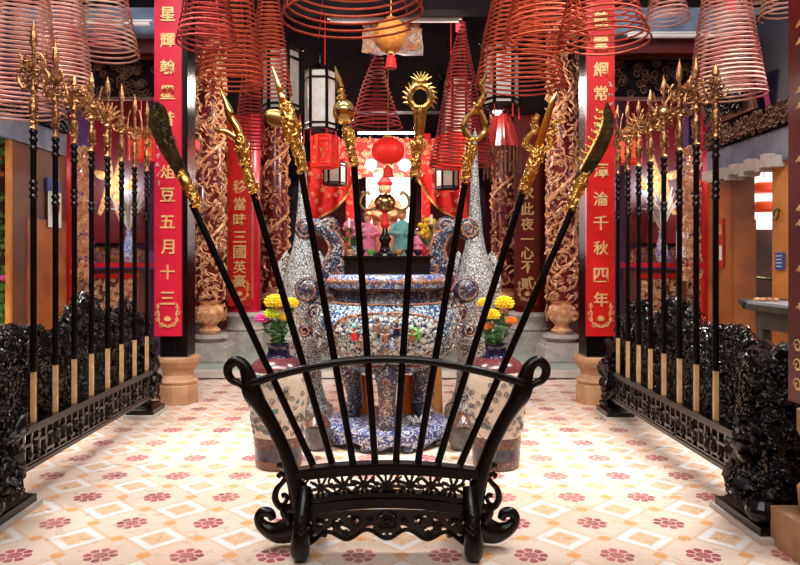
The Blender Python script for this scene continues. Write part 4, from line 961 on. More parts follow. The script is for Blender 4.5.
def candlestick(px, lab, h=.45, m='brass', g='candlesticks on the altar table'):
    x = on(px); r = root('candlestick', lab, 'candlestick', (x, Y-.1, zt), g)
    MB().lathe([(.06, zt), (.05, zt+.03), (.018, zt+.06), (.03, zt+.14), (.015, zt+.2), (.02, zt+h-.06), (.05, zt+h-.03), (.05, zt+h)], (x, Y-.1, 0), 14).build('stand', m, r)
    MB().tube([(x, Y-.1, zt+h), (x, Y-.1, zt+h+.12)], .015, 8).build('candle', 'whitepaper', r)
candlestick(431, 'brass candlestick near the right end of the altar table', .40)
candlestick(349.5, 'brass candlestick near the left end of the altar table', .36)
# small figurines / offerings
def figurine(px, Yf, z0, h, m1, m2, lab, g='small figures on the altar'):
    x = PX(px, Yf); r = root('altar_figurine', lab, 'figurine', (x, Yf, z0), g)
    MB().lathe([(h*.22, z0), (h*.24, z0+.03*h), (h*.16, z0+.35*h), (h*.17, z0+.55*h), (h*.12, z0+.70*h), (h*.05, z0+.75*h)], (x, Yf, 0), 16, .7).build('robe', m1, r)
    mb = MB(); mb.ball((x, Yf, z0+.84*h), h*.085, (1, 1, 1.15), 12, 8); mb.build('head', 'giltpale', r)
    mb = MB(); mb.lathe([(h*.09, z0+.88*h), (h*.10, z0+.91*h), (h*.05, z0+.98*h), (h*.01, z0+h)], (x, Yf, 0), 12); mb.build('headdress', m2, r)
    mb = MB()
    for s in (-1, 1): mb.tube([(x+s*h*.13, Yf, z0+.66*h), (x+s*h*.20, Yf-.05*h, z0+.50*h), (x+s*h*.05, Yf-.16*h, z0+.46*h)], [h*.06, h*.075, h*.04], 8)
    mb.build('sleeves', m1, r)
figurine(368, 9.6, 1.37, .66, 'pinkrobe', 'gilt', 'altar figure in a pink robe left of the brass burner')
figurine(402, 9.6, 1.37, .70, 'turq', 'gilt', 'altar figure in a turquoise robe right of the brass burner')
figurine(385, 10.4, 1.45, 1.15, 'giltpale', 'redcloth', 'large seated gilded altar figure in the lit niche', 'seated altar figures')
figurine(418, 9.6, 1.37, .42, 'pinkrobe', 'maroon', 'small altar figure in pale pink at the right end of the shelf')
figurine(351, 9.6, 1.37, .36, 'redcloth', 'gilt', 'small altar figure in red at the left end of the shelf')
colbox('altar_shelf', 'red', (PX(387, 9.7), 9.7, .73), (1.5, .8, 1.28), 'red altar shelf carrying the small robed figures', 'altar shelf')
colbox('altar_plinth', 'darkred', (PX(387, 10.55), 10.55, .77), (1.3, .7, 1.36), 'dark red plinth under the large seated altar figure', 'plinth')
# offerings on shelf and table : coloured bowls
rd = random.Random(12)
cols = ['redcloth', 'giltpale', 'maroon', 'leafbright', 'gilt', 'brass', 'cobalt']
names = ['red', 'pale gold', 'maroon', 'green', 'gold', 'brass', 'cobalt blue']
for k, px in enumerate((338, 344, 361, 371, 399, 409, 418, 424, 437)):
    x = PX(px, 8.45); m = k % 7
    mb = MB(); mb.lathe([(.03, zt), (.025, zt+.02), (.05, zt+.05), (.06, zt+.09), (.05, zt+.09), (.045, zt+.07)], (min(max(x, x0+.08), x1-.08), 8.45, 0), 16)
    if k in (0, 8): continue
    tag(mb.build('offering_bowl', cols[m]), '%s offering bowl, %s along the front of the altar table from its left end' % (names[m], ('', 'first', 'second', 'third', 'fourth', 'fifth', 'sixth', 'seventh')[k]), 'bowl', 'offering bowls on the altar table')
# bouquets either side of the altar
for px, m, lab in ((346, 'pinkrobe', 'bunch of pale pink blossoms left of the altar'), (437, 'yellow', 'bunch of yellow blossoms right of the altar')):
    Yb = 8.85; x = PX(px, Yb)+(.1 if px < 387 else -.1); r = root('blossom_bouquet', lab, 'bouquet', (x, Yb, zt), 'bouquets beside the altar'); zc = PZ(232, Yb)
    MB().lathe([(.04, zt), (.06, zt+.04), (.03, zt+.10), (.04, zt+.14)], (x, Yb, 0), 16).build('vase', 'urnrim', r)
    mb = MB(); rd = random.Random(px)
    for k in range(38):
        a = Vector((rd.gauss(0, 1), rd.gauss(0, 1), rd.gauss(0, 1))).normalized()*.12*rd.uniform(.5, 1); mb.ball(Vector((x, Yb, zc+.05))+a, .038, (1, 1, .8), 7, 5)
    mb.build('blossoms', m, r)
    mb = MB()
    for k in range(14):
        a = rd.uniform(0, 6.28); mb.tube([(x, Yb, zt+.12), (x+.08*math.cos(a), Yb+.08*math.sin(a), zt+.2), (x+.15*math.cos(a), Yb+.15*math.sin(a), zt+.26)], [.006, .02, .003], 5)
    mb.build('leaves', 'leaf', r)
# niche: lit panel, red frame, fretwork canopy
Yn = 11.4
N = root('altar_shrine', 'large red and gold carved altar shrine with a bright lit niche', 'shrine', (0, Yn, .09))
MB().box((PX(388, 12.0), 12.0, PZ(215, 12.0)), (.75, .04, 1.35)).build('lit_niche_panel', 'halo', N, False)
for px, w in ((350, .13), (426, .14)):
    MB().box((PX(px, Yn), Yn, 1.75), (w, .12, 3.3)).build('pilaster', 'red', N, False)
    mb = MB(); rd = random.Random(px)
    for k in range(46): mb.curl(Vector((PX(px, Yn)+rd.uniform(-.4, .4)*w, Yn-.07, rd.uniform(1.3, 3.3))), Vector((1, 0, 0)), Vector((0, 0, 1)), Vector((0, -1, 0)), rd.uniform(.015, .035), .007, 1.3, rd.choice((-1, 1)), .2)
    mb.build('gilt_scrolls', 'gilt', N)
# canopy fretwork band
mb = MB(); mb.box((PX(388, Yn), Yn, PZ(158, Yn)), (2.3, .10, .62)); mb.build('canopy_board', 'redcloth', N, False)
mb = MB(); rd = random.Random(77)
for k in range(330): mb.curl(Vector((PX(388, Yn)+rd.uniform(-1.13, 1.13), Yn-.06, PZ(158, Yn)+rd.uniform(-.33, .33))), Vector((1, 0, 0)), Vector((0, 0, 1)), Vector((0, -1, 0)), rd.uniform(.02, .05), .009, 1.4, rd.choice((-1, 1)), .3)
mb.build('canopy_fretwork', 'giltpale', N)
# swagged curtains
for s in (-1, 1):
    Yc = 10.9; mb = MB(); nu, nv = 30, 16; vs = []
    for j in range(nv):
        for i in range(nu):
            u = i/(nu-1); px = 387+s*(86-57*u); top_ = 162-4*u; low_ = 224-46*(u**2.0)+1.5*math.sin(u*12)
            py = top_+(low_-top_)*j/(nv-1); p = P(px, py, Yc); vs.append((p.x, Yc+.05*math.sin(u*22+j*.2), p.z))
    mb.grid(vs, nu, nv); vs2 = [(a, b+.03, c) for a, b, c in vs]; mb.grid(vs2, nu, nv)
    r = root('swag_curtain', 'red curtain with gold hem swept up at the %s of the altar' % ('left' if s < 0 else 'right'), 'curtain', (PX(387+s*60, Yc), Yc, 1.9), 'swag curtains of the altar')
    mb.build('cloth', 'redcloth', r)
    mb = MB(); mb.tube([Vector(vs[(nv-1)*nu+i])-Vector((0, .02, 0)) for i in range(nu)], .022, 7); mb.build('gold_hem', 'gilt', r)
    mb = MB(); rd = random.Random(9)
    for k in range(26):
        i = rd.randrange(4, nu-2); j = rd.randrange(2, nv-2); mb.curl(Vector(vs[j*nu+i])-Vector((0, .02, 0)), Vector((1, 0, 0)), Vector((0, 0, 1)), Vector((0, -1, 0)), .04, .009, 1.4, rd.choice((-1, 1)), .2)
    mb.build('embroidery', 'giltpale', r)
# side groups of carved screens between altar and columns
for s in (-1, 1):
    for k, (px, w, m) in enumerate(((297, .17, 'navy'), (322, .17, 'darkred'))):
        pxx = 387+s*(387-px); x = PX(pxx, 12.4)
        r = root('carved_screen', '%s carved screen panel %s of the altar, %s' % ('dark blue' if k == 0 else 'dark red', 'left' if s < 0 else 'right', 'outer one' if k == 0 else 'inner one'), 'screen panel', (x, 12.4, .09), 'carved screen panels')
        MB().box((x, 12.4, 1.9), (w*1.6, .06, 3.6)).build('panel', m, r, False); mb = MB(); rd = random.Random(px)
        for q in range(70): mb.curl(Vector((x+rd.uniform(-.7, .7)*w, 12.36, rd.uniform(1.0, 3.6))), Vector((1, 0, 0)), Vector((0, 0, 1)), Vector((0, -1, 0)), .035, .009, 1.4, rd.choice((-1, 1)), .3)
        mb.build('scroll_carving', 'purple' if k == 0 else 'darkgilt', r)
# fluorescent tubes
def tubelight(x0, x1, y, z, m, lab):
    r = root('tube_light', lab, 'light', ((x0+x1)/2, y, z), 'tube lights'); MB().tube([(x0, y, z), (x1, y, z)], .018, 10).build('tube', m, r)
    MB().box(((x0+x1)/2, y, z+.028), (x1-x0+.06, .04, .018)).build('fitting', 'whitepaper' if m != 'tube' else 'darkwood', r, False)
tubelight(PX(358, 10.6), PX(416, 10.6), 10.6, PZ(133, 10.6), 'tube', 'lit white tube light above the altar')
tubelight(PX(330, 8), PX(459, 8), 8.0, PZ(21, 8), 'tubedim', 'thin tube light on the dark centre beam')
tubelight(PX(40, 6.7), PX(149, 6.7), 6.7, PZ(24, 6.7), 'tubedim', 'long tube light under the blue beam at left')
tubelight(PX(628, 6.7), PX(741, 6.7), 6.7, PZ(36, 6.7), 'tubedim', 'long tube light under the blue beam at right')
for px, py, lab in ((371, 165, 'glowing round lamp left of the round red lantern'), (405, 165, 'glowing round lamp right of the round red lantern'), (497, 111, 'small bright spot lamp above the right red pleated shade'), (377, 176, 'small glowing lamp just below the left glowing lamp')):
    Yl = 10.2 if py != 111 else 8.2; c = P(px, py, Yl); r = root('glowing_lamp', lab, 'lamp', c, 'small lamps inside the hall'); 
    MB().ball(c, .085 if py == 165 else .05, (1, 1, 1), 16, 10).build('bulb', 'bulb', r); mb = MB(); mb.tube([c+Vector((0, 0, .06)), c+Vector((0, 0, .5))], .006, 6); mb.build('cord', 'black', r)

# side chapels behind the racks
for s in (-1, 1):
    Yb = 8.72; side = 'left' if s < 0 else 'right'
    gx = lambda px: PX(387+s*(387-px), Yb)
    xa, xb_ = sorted((gx(92), gx(148)))
    r = root('chapel_panel', 'red lacquer wall board with big gold brush strokes behind the %s rack' % side, 'wall board', ((xa+xb_)/2, Yb, 1.5), 'lacquer boards of the side chapels')
    MB().box(((xa+xb_)/2, Yb, (PZ(95, Yb)+PZ(243, Yb))/2), (xb_-xa, .05, PZ(95, Yb)-PZ(243, Yb))).build('board', 'darkred', r, False)
    mb = MB()
    for st in ([(100, 215), (107, 200), (111, 180), (110, 150)], [(96, 172), (104, 176), (112, 174)], [(122, 222), (118, 200), (119, 175), (124, 150)], [(128, 190), (134, 182), (137, 168)]):
        q = smoothpath([(a, b, 0) for a, b in st], 4); mb.tube([(gx(a), Yb-.03, PZ(b, Yb)) for a, b, _ in q], [.012+.05*math.sin(PI*min(1, (i+1)/len(q))) for i in range(len(q))], 6, flat=.25)
    mb.build('gold_strokes', 'gilt', r)
    # low carved cabinet
    mb = MB(); 
    r = root('altar_cabinet', 'low red and gold carved cabinet behind the %s rack' % side, 'cabinet', ((xa+xb_)/2, 8.5, .09), 'carved cabinets of the side chapels')
    MB().box(((xa+xb_)/2, 8.45, .66), (xb_-xa+.1, .45, 1.14)).build('body', 'brownwood', r, False)
    MB().box(((xa+xb_)/2, 8.42, 1.29), (xb_-xa+.2, .55, .05)).build('top', 'red', r, False); MB().box(((xa+xb_)/2, 8.21, 1.16), (xb_-xa+.12, .04, .05)).build('rail', 'red', r, False)
    mb = MB(); rd = random.Random(31)
    for k in range(420): mb.curl(Vector((rd.uniform(xa, xb_), 8.215, rd.uniform(.35, 1.12))), Vector((1, 0, 0)), Vector((0, 0, 1)), Vector((0, -1, 0)), rd.uniform(.02, .04), .009, 1.4, rd.choice((-1, 1)), .5)
    mb.build('gilt_carving', 'giltpale', r)
    mb = MB()
    for k in range(120): mb.curl(Vector((rd.uniform(xa, xb_), 8.56, rd.uniform(1.32, 1.5))), Vector((1, 0, 0)), Vector((0, 0, 1)), Vector((0, -1, 0)), rd.uniform(.02, .035), .009, 1.4, rd.choice((-1, 1)), .5)
    mb.build('crest_carving', 'oldgold', r)
    # candlesticks, vase of white sprays
    vx = gx(140 if s < 0 else 124); r = root('white_spray_vase', 'tall vase of white sprays on the %s chapel cabinet' % side, 'vase', (vx, 8.35, 1.32), 'spray vases in the side chapels')
    MB().lathe([(.05, 1.32), (.08, 1.42), (.05, 1.58), (.03, 1.66), (.045, 1.70)], (vx, 8.35, 0), 16).build('vase', 'urnrim', r); mb = MB()
    for k in range(46):
        a = rd.uniform(0, 6.28); t_ = rd.uniform(.05, .26); mb.tube([(vx, 8.35, 1.68), (vx+t_*.5*math.cos(a), 8.35+t_*.4*math.sin(a), 1.95), (vx+t_*math.cos(a), 8.35+t_*.6*math.sin(a), rd.uniform(1.9, 2.25))], [.004, .014, .003], 5)
    mb.build('sprays', 'white', r)
    # pillar with carved gilded bracket at the chapel mouth
    xq = s*3.40
    r = root('carved_bracket', 'tall gilded openwork bracket beside the %s side doorway' % side, 'carving', (xq, 7.55, 1.2), 'gilded brackets of the side chapels')
    MB().box((xq+s*.0, 7.5, 1.74), (.055, .06, 3.3)).build('red_strip', 'red', r, False)
    mb = MB()
    for k in range(230):
        z = rd.uniform(1.15, 2.55); mb.curl(Vector((xq-s*rd.uniform(.06, .22), 7.5+rd.uniform(-.03, .03), z)), Vector((1, 0, 0)), Vector((0, 0, 1)), Vector((0, -1, 0)), rd.uniform(.02, .05), .011, 1.4, rd.choice((-1, 1)), .6)
    mb.build('openwork', 'giltpale', r)
    # upper name board
    xm = s*3.02; r = root('dark_name_board', 'dark horizontal carved board hanging under the blue beam at %s' % side, 'name board', (xm, 7.25, 3.1), 'dark boards under the beams')
    MB().box((xm, 7.25, 3.22), (1.5, .05, .42)).build('board', 'darkwood', r, False); mb = MB(); mb.box((xm, 7.21, 3.01), (1.56, .05, .03)); mb.box((xm, 7.21, 3.43), (1.56, .05, .03)); mb.build('frame', 'brownwood', r, False)
    mb = MB()
    for k in range(70): mb.curl(Vector((xm+rd.uniform(-.7, .7), 7.21, rd.uniform(3.05, 3.38))), Vector((1, 0, 0)), Vector((0, 0, 1)), Vector((0, -1, 0)), .05, .012, 1.4, rd.choice((-1, 1)), .2)
    mb.build('carving', 'darkgilt', r)
    # carved frieze over doorway
    r = root('doorway_frieze', 'dark carved frieze with gilt scrolls above the %s side doorway' % side, 'frieze', (s*3.36, 6.7, 2.75), 'friezes above the side doorways')
    zz = 2.46+.2 if s < 0 else 2.485; fh = .34 if s < 0 else .19
    MB().box((s*3.352, 6.35, zz+fh/2+.005), (.07, 1.9, fh)).build('board', 'darkwood', r, False); mb = MB()
    for k in range(300): mb.curl(Vector((s*3.305, rd.uniform(5.45, 7.25), zz+rd.uniform(.02, fh-.01))), Vector((0, 1, 0)), Vector((0, 0, 1)), Vector((-s, 0, 0)), rd.uniform(.02, .05), .010, 1.4, rd.choice((-1, 1)), .5)
    mb.build('scrolls', 'darkgilt' if s > 0 else 'navy', r)
# tilted plaque top right
r = root('tilted_plaque', 'dark and rust carved plaque tilted out above the right doorway', 'plaque', (3.2, 6.7, 2.7))
mb = MB(); mb.box((3.26, 6.72, 2.87), (.04, .95, .34), ry=-.2); mb.build('board', 'brownwood', r, False)
mb = MB(); rd = random.Random(4)
for k in range(60): mb.curl(Vector((3.22+rd.uniform(-.01, .01), rd.uniform(6.32, 7.1), rd.uniform(2.74, 3.0))), Vector((0, 1, 0)), Vector((0, 0, 1)), Vector((-1, 0, 0)), .04, .012, 1.4, rd.choice((-1, 1)), .4)
mb.build('carving', 'black', r)

# notices on the walls
r = root('calendar', 'white calendar sheet with red figures on the left wall', 'calendar', (-3.38, 7.02, 1.6)); yy0, yy1 = 6.98, 7.26
MB().box((-3.37, 7.10, 1.86), (.012, .26, .36)).build('sheet', 'whitepaper', r, False); mb = MB(); glyph(mb, '19', (-3.355, 7.10, 1.87), .16, u=(0, 1, 0), v=(0, 0, 1), depth=.002); mb.build('red_figures', 'red', r, False)
MB().box((-3.375, 7.10, 2.10), (.01, .30, .14)).build('header', 'bluesign', r, False)
r = root('red_notice', 'red paper notice with a white slip beside the right doorway', 'notice', (3.385, 7.14, 1.3)); yq = 7.13
MB().box((3.388, yq, 1.52), (.012, .17, .50)).build('sheet', 'red', r, False); MB().box((3.38, yq, 1.42), (.006, .12, .15)).build('white_slip', 'whitepaper', r, False)
mb = MB(); glyph(mb, '福', (3.379, yq, 1.66), .11, u=(0, -1, 0), depth=.002); mb.build('gold_characters', 'bgold', r, False)
r = root('blue_notice', 'small blue sign on the ochre wall right of the doorway', 'sign', (3.385, 6.02, 1.3)); 
MB().box((3.385, 6.03, 1.34), (.015, .13, .15)).build('plate', 'bluesign', r, False)
mb = MB()
for k in range(4): mb.box((3.374, 6.03, 1.385-.03*k), (.004, .09-.01*(k % 2), .008))
mb.build('white_lines', 'whitepaper', r, False)
x = PX(686, 7.9); r = root('white_box', 'white electrical box mounted behind the right rack', 'box', (x, 8.0, 1.4)); MB().box((x, 8.0, PZ(244.5, 8)), (.12, .05, .30)).build('cover', 'whitepaper', r, False); MB().lathe([(.008, 0), (.008, .01)], (x-.01, 7.97, PZ(244, 8)), 8, axis=(0, -1, 0)).build('knob', 'black', r)
MB().box((x, 8.03, .95), (.10, .05, 1.75)).build('post', 'brownwood', r, False)
r = root('door_knocker', 'round metal knocker on the ochre wall right of the doorway', 'knocker', (3.38, 6.07, 1.85)); MB().tube([(3.37, 6.07+.035*math.cos(a), 1.74+.045*math.sin(a)) for a in [k*PI/8 for k in range(17)]], .008, 6).build('ring', 'bronze', r); MB().ball((3.385, 6.07, 1.78), .02, (1, 1, 1), 8, 6).build('mount', 'bronze', r)

# table at right by the doorway
r = root('side_table', 'long pale-topped dark altar table along the right wall', 'table', (3.17, 5.05, 0))
mb = MB(); mb.box((3.17, 5.05, 1.0), (.37, 1.54, .02)); mb.build('table_top', 'tabletop', r, False)
mb = MB(); mb.box((3.17, 5.05, .965), (.40, 1.58, .05)); mb.prism([(0, 0), (.10, .05), (.10, .085), (-.02, .06)], .40, (3.17, 5.82, .94), (0, 1, 0), (0, 0, 1)); mb.build('frame', 'tablebase', r, False)
mb = MB(); mb.box((3.17, 5.05, .87), (.32, 1.34, .14)); mb.build('apron', 'tablebase', r, False)
for a in (-.13, .13):
    for b in (-.6, .6): MB().box((3.17+a, 5.05+b, .4), (.06, .07, .80)).build('leg', 'tablebase', r, False)
r = root('shell_ornament', 'small pink and white shells on the corner of the side table', 'ornament', (3.02, 5.76, 1.01)); mb = MB(); rd = random.Random(3)
for k in range(6): mb.ball((3.02+.03*k, 5.74+rd.uniform(-.04, .04), 1.027), .022, (1.3, 1, .8), 8, 6)
mb.build('shells', 'giltpale', r)
# rocks on the floor beyond the right rack
rd = random.Random(8)
for k, (a, b, h_) in enumerate(((2.62, 4.95, .50), (2.55, 4.35, .30), (2.76, 4.6, .36))):
    mb = MB(); lump(mb, (a, b, h_/2), .16, .17, h_/2+.005, k, .3, 24, 16, .7); 
    o = mb.build('dark_pot', 'black'); tag(o, ('tall dark rugged stone on the floor below the side table', 'low dark rugged stone nearest the right rack', 'middle-sized dark rugged stone nearest the right wall')[k], 'stone', 'dark stones by the side table')

# outdoors at left: pot with flowers and hedge
r = root('potted_plant', 'grey pot with green leaves and pink flowers outside the left doorway', 'plant', (-3.70, 6.72, 0)); px_, py_ = -3.70, 6.72
MB().lathe([(.07, -.02), (.08, .5), (.10, .74), (.09, .76)], (px_, py_, 0), 20).build('pot', 'greystone', r); mb = MB(); rd = random.Random(5)
for k in range(130):
    a = rd.uniform(0, 6.28); e = rd.uniform(.1, 1.4); L = rd.uniform(.08, .24); d = Vector((math.cos(a)*math.cos(e), math.sin(a)*math.cos(e), math.sin(e)))*L; b = Vector((px_, py_, .74)); mb.tube([b+d*.3, b+d*.7, b+d], [.005, .03, .003], 5, flat=.3)
mb.build('leaves', 'leafbright', r); mb = MB()
for k in range(7): mb.ball((px_+rd.uniform(-.1, .12), py_+rd.uniform(-.1, .1), 1.08+rd.uniform(0, .14)), .04, (1, 1, .8), 8, 6)
mb.build('blossoms', 'pink', r)
r = root('garden_hedge', 'bright sunlit shrubs outside the left doorway', 'shrub', (-4.7, 7.15, 0)); mb = MB()
for k in range(2600):
    c = Vector((rd.uniform(-5.6, -3.85), rd.uniform(7.0, 7.25), rd.uniform(0, 3.0))); a = rd.uniform(0, 6.28); d = Vector((math.cos(a), -abs(math.sin(a)), rd.uniform(-.5, .8)))*.09; mb.tube([c, c+d*.5, c+d], [.004, .03, .002], 4, flat=.3)
mb.build('foliage', 'leafbright', r); mb = MB()
for k in range(12): mb.tube([(-5.6+.15*k, 7.2, -.02), (-5.6+.15*k, 7.18, 3.0)], .02, 6)
mb.build('stems', 'brownwood', r)
mb = MB()
for k in range(60): mb.ball((rd.uniform(-5.6, -3.85), 6.98, rd.uniform(1.2, 2.9)), .04, (1, 1, .8), 6, 5)
mb.build('blossoms', 'orangep', r)
# ================================================================== incense coils
HOOK = []
def coil(px, yb, hw, apex_dy, Y, m, lab, pitch=4.3, wr=None, group='hanging incense coils', tagp=None, sq=1.0, top=.06, shape=.95):
    """px,yb: centre x and bottom y in the picture; hw half width; apex_dy height in px"""
    k = Y/F; x = PX(px, Y); zb = PZ(yb-hw*.16, Y); R = hw*k; Hh = apex_dy*k; turns = max(6, int(apex_dy/pitch)); wr = wr or min(.0085, 1.15*k)
    r = root('incense_coil', lab, 'incense coil', (x, Y, zb), group)
    n = 30 if hw < 35 else 38; pts = []; N_ = turns*n
    rd = random.Random(int(px*7+yb)); ph = rd.uniform(0, 6.28); tx = rd.uniform(-.04, .04); ty = rd.uniform(-.04, .04)
    for i in range(N_+1):
        t = i/N_; a = ph+i/n*2*PI; q = R*(1-(1-top)*t**shape)*(1+.010*math.sin(a*3.1+ph)); z = zb+Hh*t
        sway = .10*R*math.sin(t*5+ph)*t
        pts.append((x+q*math.cos(a)+sway, Y+q*math.sin(a), z+q*(tx*math.cos(a)+ty*math.sin(a))))
    MB().tube(pts, wr, 4).build('spiral', m, r)
    mb = MB(); topz = 4.2 if Y > 6.4 else 4.65; HOOK.append(Y) 
    for j in range(4):
        a = ph+j*PI/2; mb.tube([(x+R*(1-(1-top)*t**shape)*math.cos(a), Y+R*(1-(1-top)*t**shape)*math.sin(a), zb+Hh*t) for t in np.linspace(0, 1, 12)], .0018, 3)
    mb.tube([(x, Y, zb+Hh), (x, Y, topz+.4)], .004, 4)
    mb.build('strings', 'string', r)
    if tagp:
        c = P(tagp[0], tagp[1], Y); mb = MB(); mb.box((c.x, Y-.01, c.z), (tagp[2]*k, .004, tagp[3]*k)); mb.build('paper_tag', 'tag', r, False)
    return r
coil(18, 122, 44, 300, 4.5, 'coildaylit', 'large daylit incense coil at the top left corner', 4.6, tagp=(8, -20, 8, 30))
coil(62, 101, 30, 240, 5.25, 'coildaylit', 'daylit incense coil second from the left edge', 4.2)
coil(103, 62, 35, 180, 5.95, 'coildaylit', 'short wide daylit incense coil in front of the left blue beam', 5.0)
coil(207, 50, 30, 160, 5.2, 'coil', 'red incense coil just right of the left tall red board, higher one', 5.2)
coil(231, 92, 33, 215, 6.0, 'coilorange', 'orange incense coil hanging above the left gilded column', 5.0, top=.12)
coil(268, 98, 24, 158, 6.6, 'coilorange', 'orange incense coil in front of the left hexagonal lantern', 4.0)
coil(250, 150, 17, 130, 7.3, 'coil', 'narrow dark red incense coil hanging lowest at left of the lanterns', 3.6)
coil(352, 31, 71, 150, 3.9, 'coilorange', 'very wide orange incense coil at the top centre', 7.5, wr=.0075, top=.35, shape=1.2)
coil(376, 134, 27, 82, 8.2, 'coil', 'dark red cone of incense hanging below the round orange lantern', 4.2)
coil(462, 172, 33, 145, 7.0, 'coil', 'tall red incense cone left of the right hexagonal lanterns', 3.5, tagp=(460, 28, 9, 9))
coil(520, 96, 45, 190, 5.8, 'coilorange', 'large orange incense coil in front of the right hexagonal lanterns', 4.6, top=.2)
coil(546, 52, 42, 160, 5.0, 'coilorange', 'orange incense coil above and right of the largest right-hand coil', 5.4, top=.2)
coil(603, 52, 46, 120, 4.3, 'coilorange', 'wide orange incense coil crossing the tall red board at right', 6.0, top=.3)
coil(667, 27, 22, 90, 6.0, 'coildaylit', 'small daylit incense coil above the right blue beam', 4.5)
coil(727, 104, 37, 240, 5.4, 'coildaylit', 'tall daylit incense coil hanging over the right rack', 4.3, tagp=(731, 6, 10, 14))
coil(783, 20, 22, 70, 5.6, 'coildaylit', 'daylit incense coil at the top right corner', 4.8, top=.4)
coil(755, 12, 14, 60, 6.2, 'coildaylit', 'small daylit incense coil beside the top right one', 4.5, top=.3)
coil(200, 72, 14, 60, 7.4, 'coil', 'small dark red incense coil just above the left gilded column', 4.4)

for k, yy in enumerate(sorted({y for y in HOOK if y < 6.4})):
    mb = MB(); mb.tube([(-3.6, yy, 4.65+.4), (3.6, yy, 4.65+.4)], .02, 6); mb.build('trim_%d' % (30+k), 'darkwood')['kind'] = 'structure'
# ================================================================== lanterns
def hexlantern(px, py, hw, hh, Y, lab, frame='black', panel='white', name='palace_lantern', cat='lantern', group='hexagonal palace lanterns', tassels=True, deco=False):
    k = Y/F; x = PX(px, Y); z = PZ(py, Y); R = hw*k; Hh = hh*k
    r = root(name, lab, cat, (x, Y, z), group)
    V = [Vector((x+R*math.cos(PI/6*0+PI*i/3), Y+R*math.sin(PI*i/3), 0)) for i in range(6)]
    fr = MB(); pn = MB()
    for i in range(6):
        a, b = V[i], V[(i+1) % 6]; fr.tube([a+Vector((0, 0, z-Hh)), a+Vector((0, 0, z+Hh))], R*.11, 6)
        for q in (-1, -.82, .72, 1): fr.tube([a+Vector((0, 0, z+q*Hh)), b+Vector((0, 0, z+q*Hh))], R*.08, 6)
        c = (a+b)/2; d = (b-a).normalized(); n = Vector((d.y, -d.x, 0)); c = c-n*R*.03
        pn.add([tuple(c+d*u*R*.48+Vector((0, 0, z+w*Hh))+n*e) for e in (-.004, .004) for u, w in ((-1, -.98), (1, -.98), (1, .98), (-1, .98))], [(3, 2, 1, 0), (4, 5, 6, 7), (0, 1, 5, 4), (1, 2, 6, 5), (2, 3, 7, 6), (3, 0, 4, 7)])
        o = (a-Vector((x, Y, 0))).normalized()
        if tassels: fr.tube([a+Vector((0, 0, z+Hh)), a+o*R*.25+Vector((0, 0, z+Hh*1.12)), a+o*R*.35+Vector((0, 0, z+Hh*1.25))], [R*.06, R*.05, R*.03], 6)
    fr.lathe([(R*.9, z+Hh), (R*.75, z+Hh*1.1), (R*.3, z+Hh*1.25), (R*.06, z+Hh*1.3)], (x, Y, 0), 6); fr.lathe([(R*.3, z-Hh*1.12), (R*.85, z-Hh)], (x, Y, 0), 6)
    fr.tube([(x, Y, z+Hh*1.25), (x, Y, 4.58)], .006, 5)
    fo = fr.build('frame', frame, r); pn.build('panels', panel, r, False)
    if deco:
        mb = MB(); rd = random.Random(int(px))
        for q in range(48):
            i = rd.randrange(6); a, b = V[i], V[(i+1) % 6]; c = a.lerp(b, rd.uniform(.15, .85)); d = (b-a).normalized(); n = Vector((d.y, -d.x, 0)); mb.curl(c+Vector((0, 0, z+rd.uniform(-.8, .8)*Hh)), d, Vector((0, 0, 1)), n, R*.13, R*.03, 1.3, 1, .2, 4)
        mb.build('gilt_scrolls', 'gilt', r)
    if tassels:
        for i in range(6): MB().tube([V[i]+Vector((0, 0, z-Hh)), V[i]+Vector((0, 0, z-Hh*1.25)), V[i]+Vector((0, 0, z-Hh*1.45))], [R*.02, R*.04, R*.05], 5).build('tassel', 'redcloth', fo)
    return r
hexlantern(281, 82, 19, 30, 7.6, 'black framed hexagonal lantern with white panes, outer one at left')
hexlantern(320, 101, 16, 29, 7.7, 'black framed hexagonal lantern with white panes, inner one at left')
hexlantern(501, 76, 18, 30, 7.6, 'black framed hexagonal lantern with cream panes, outer one at right')
hexlantern(458, 108, 14, 27, 9.3, 'black framed hexagonal lantern, inner one at right behind the red cone')
G = 'small red hexagonal lanterns'
hexlantern(325, 152, 13, 15, 8.5, 'small red hexagonal lantern left of the altar', 'lanternred', 'lanternred', 'red_lantern', group=G, deco=True, tassels=False)
hexlantern(451, 152, 14, 16, 8.5, 'small red hexagonal lantern right of the altar', 'lanternred', 'lanternred', 'red_lantern', group=G, deco=True, tassels=False)
hexlantern(335, 174, 11, 11, 9.9, 'dark open hexagonal lantern frame hanging below the left red lantern', 'black', 'white', 'open_lantern', group='dark lantern frames near the altar', tassels=False)
hexlantern(447, 178, 11, 11, 9.9, 'dark open hexagonal lantern frame hanging below the right red lantern', 'black', 'white', 'open_lantern', group='dark lantern frames near the altar', tassels=False)
hexlantern(141, 147, 12, 13, 7.3, 'orange-red hexagonal lantern behind the far poles of the left rack', 'lanternred', 'lanternorange', 'red_lantern', group=G, deco=True, tassels=False)
hexlantern(629, 150, 12, 13, 7.3, 'orange-red hexagonal lantern behind the far poles of the right rack', 'lanternred', 'lanternorange', 'red_lantern', group=G, deco=True, tassels=False)
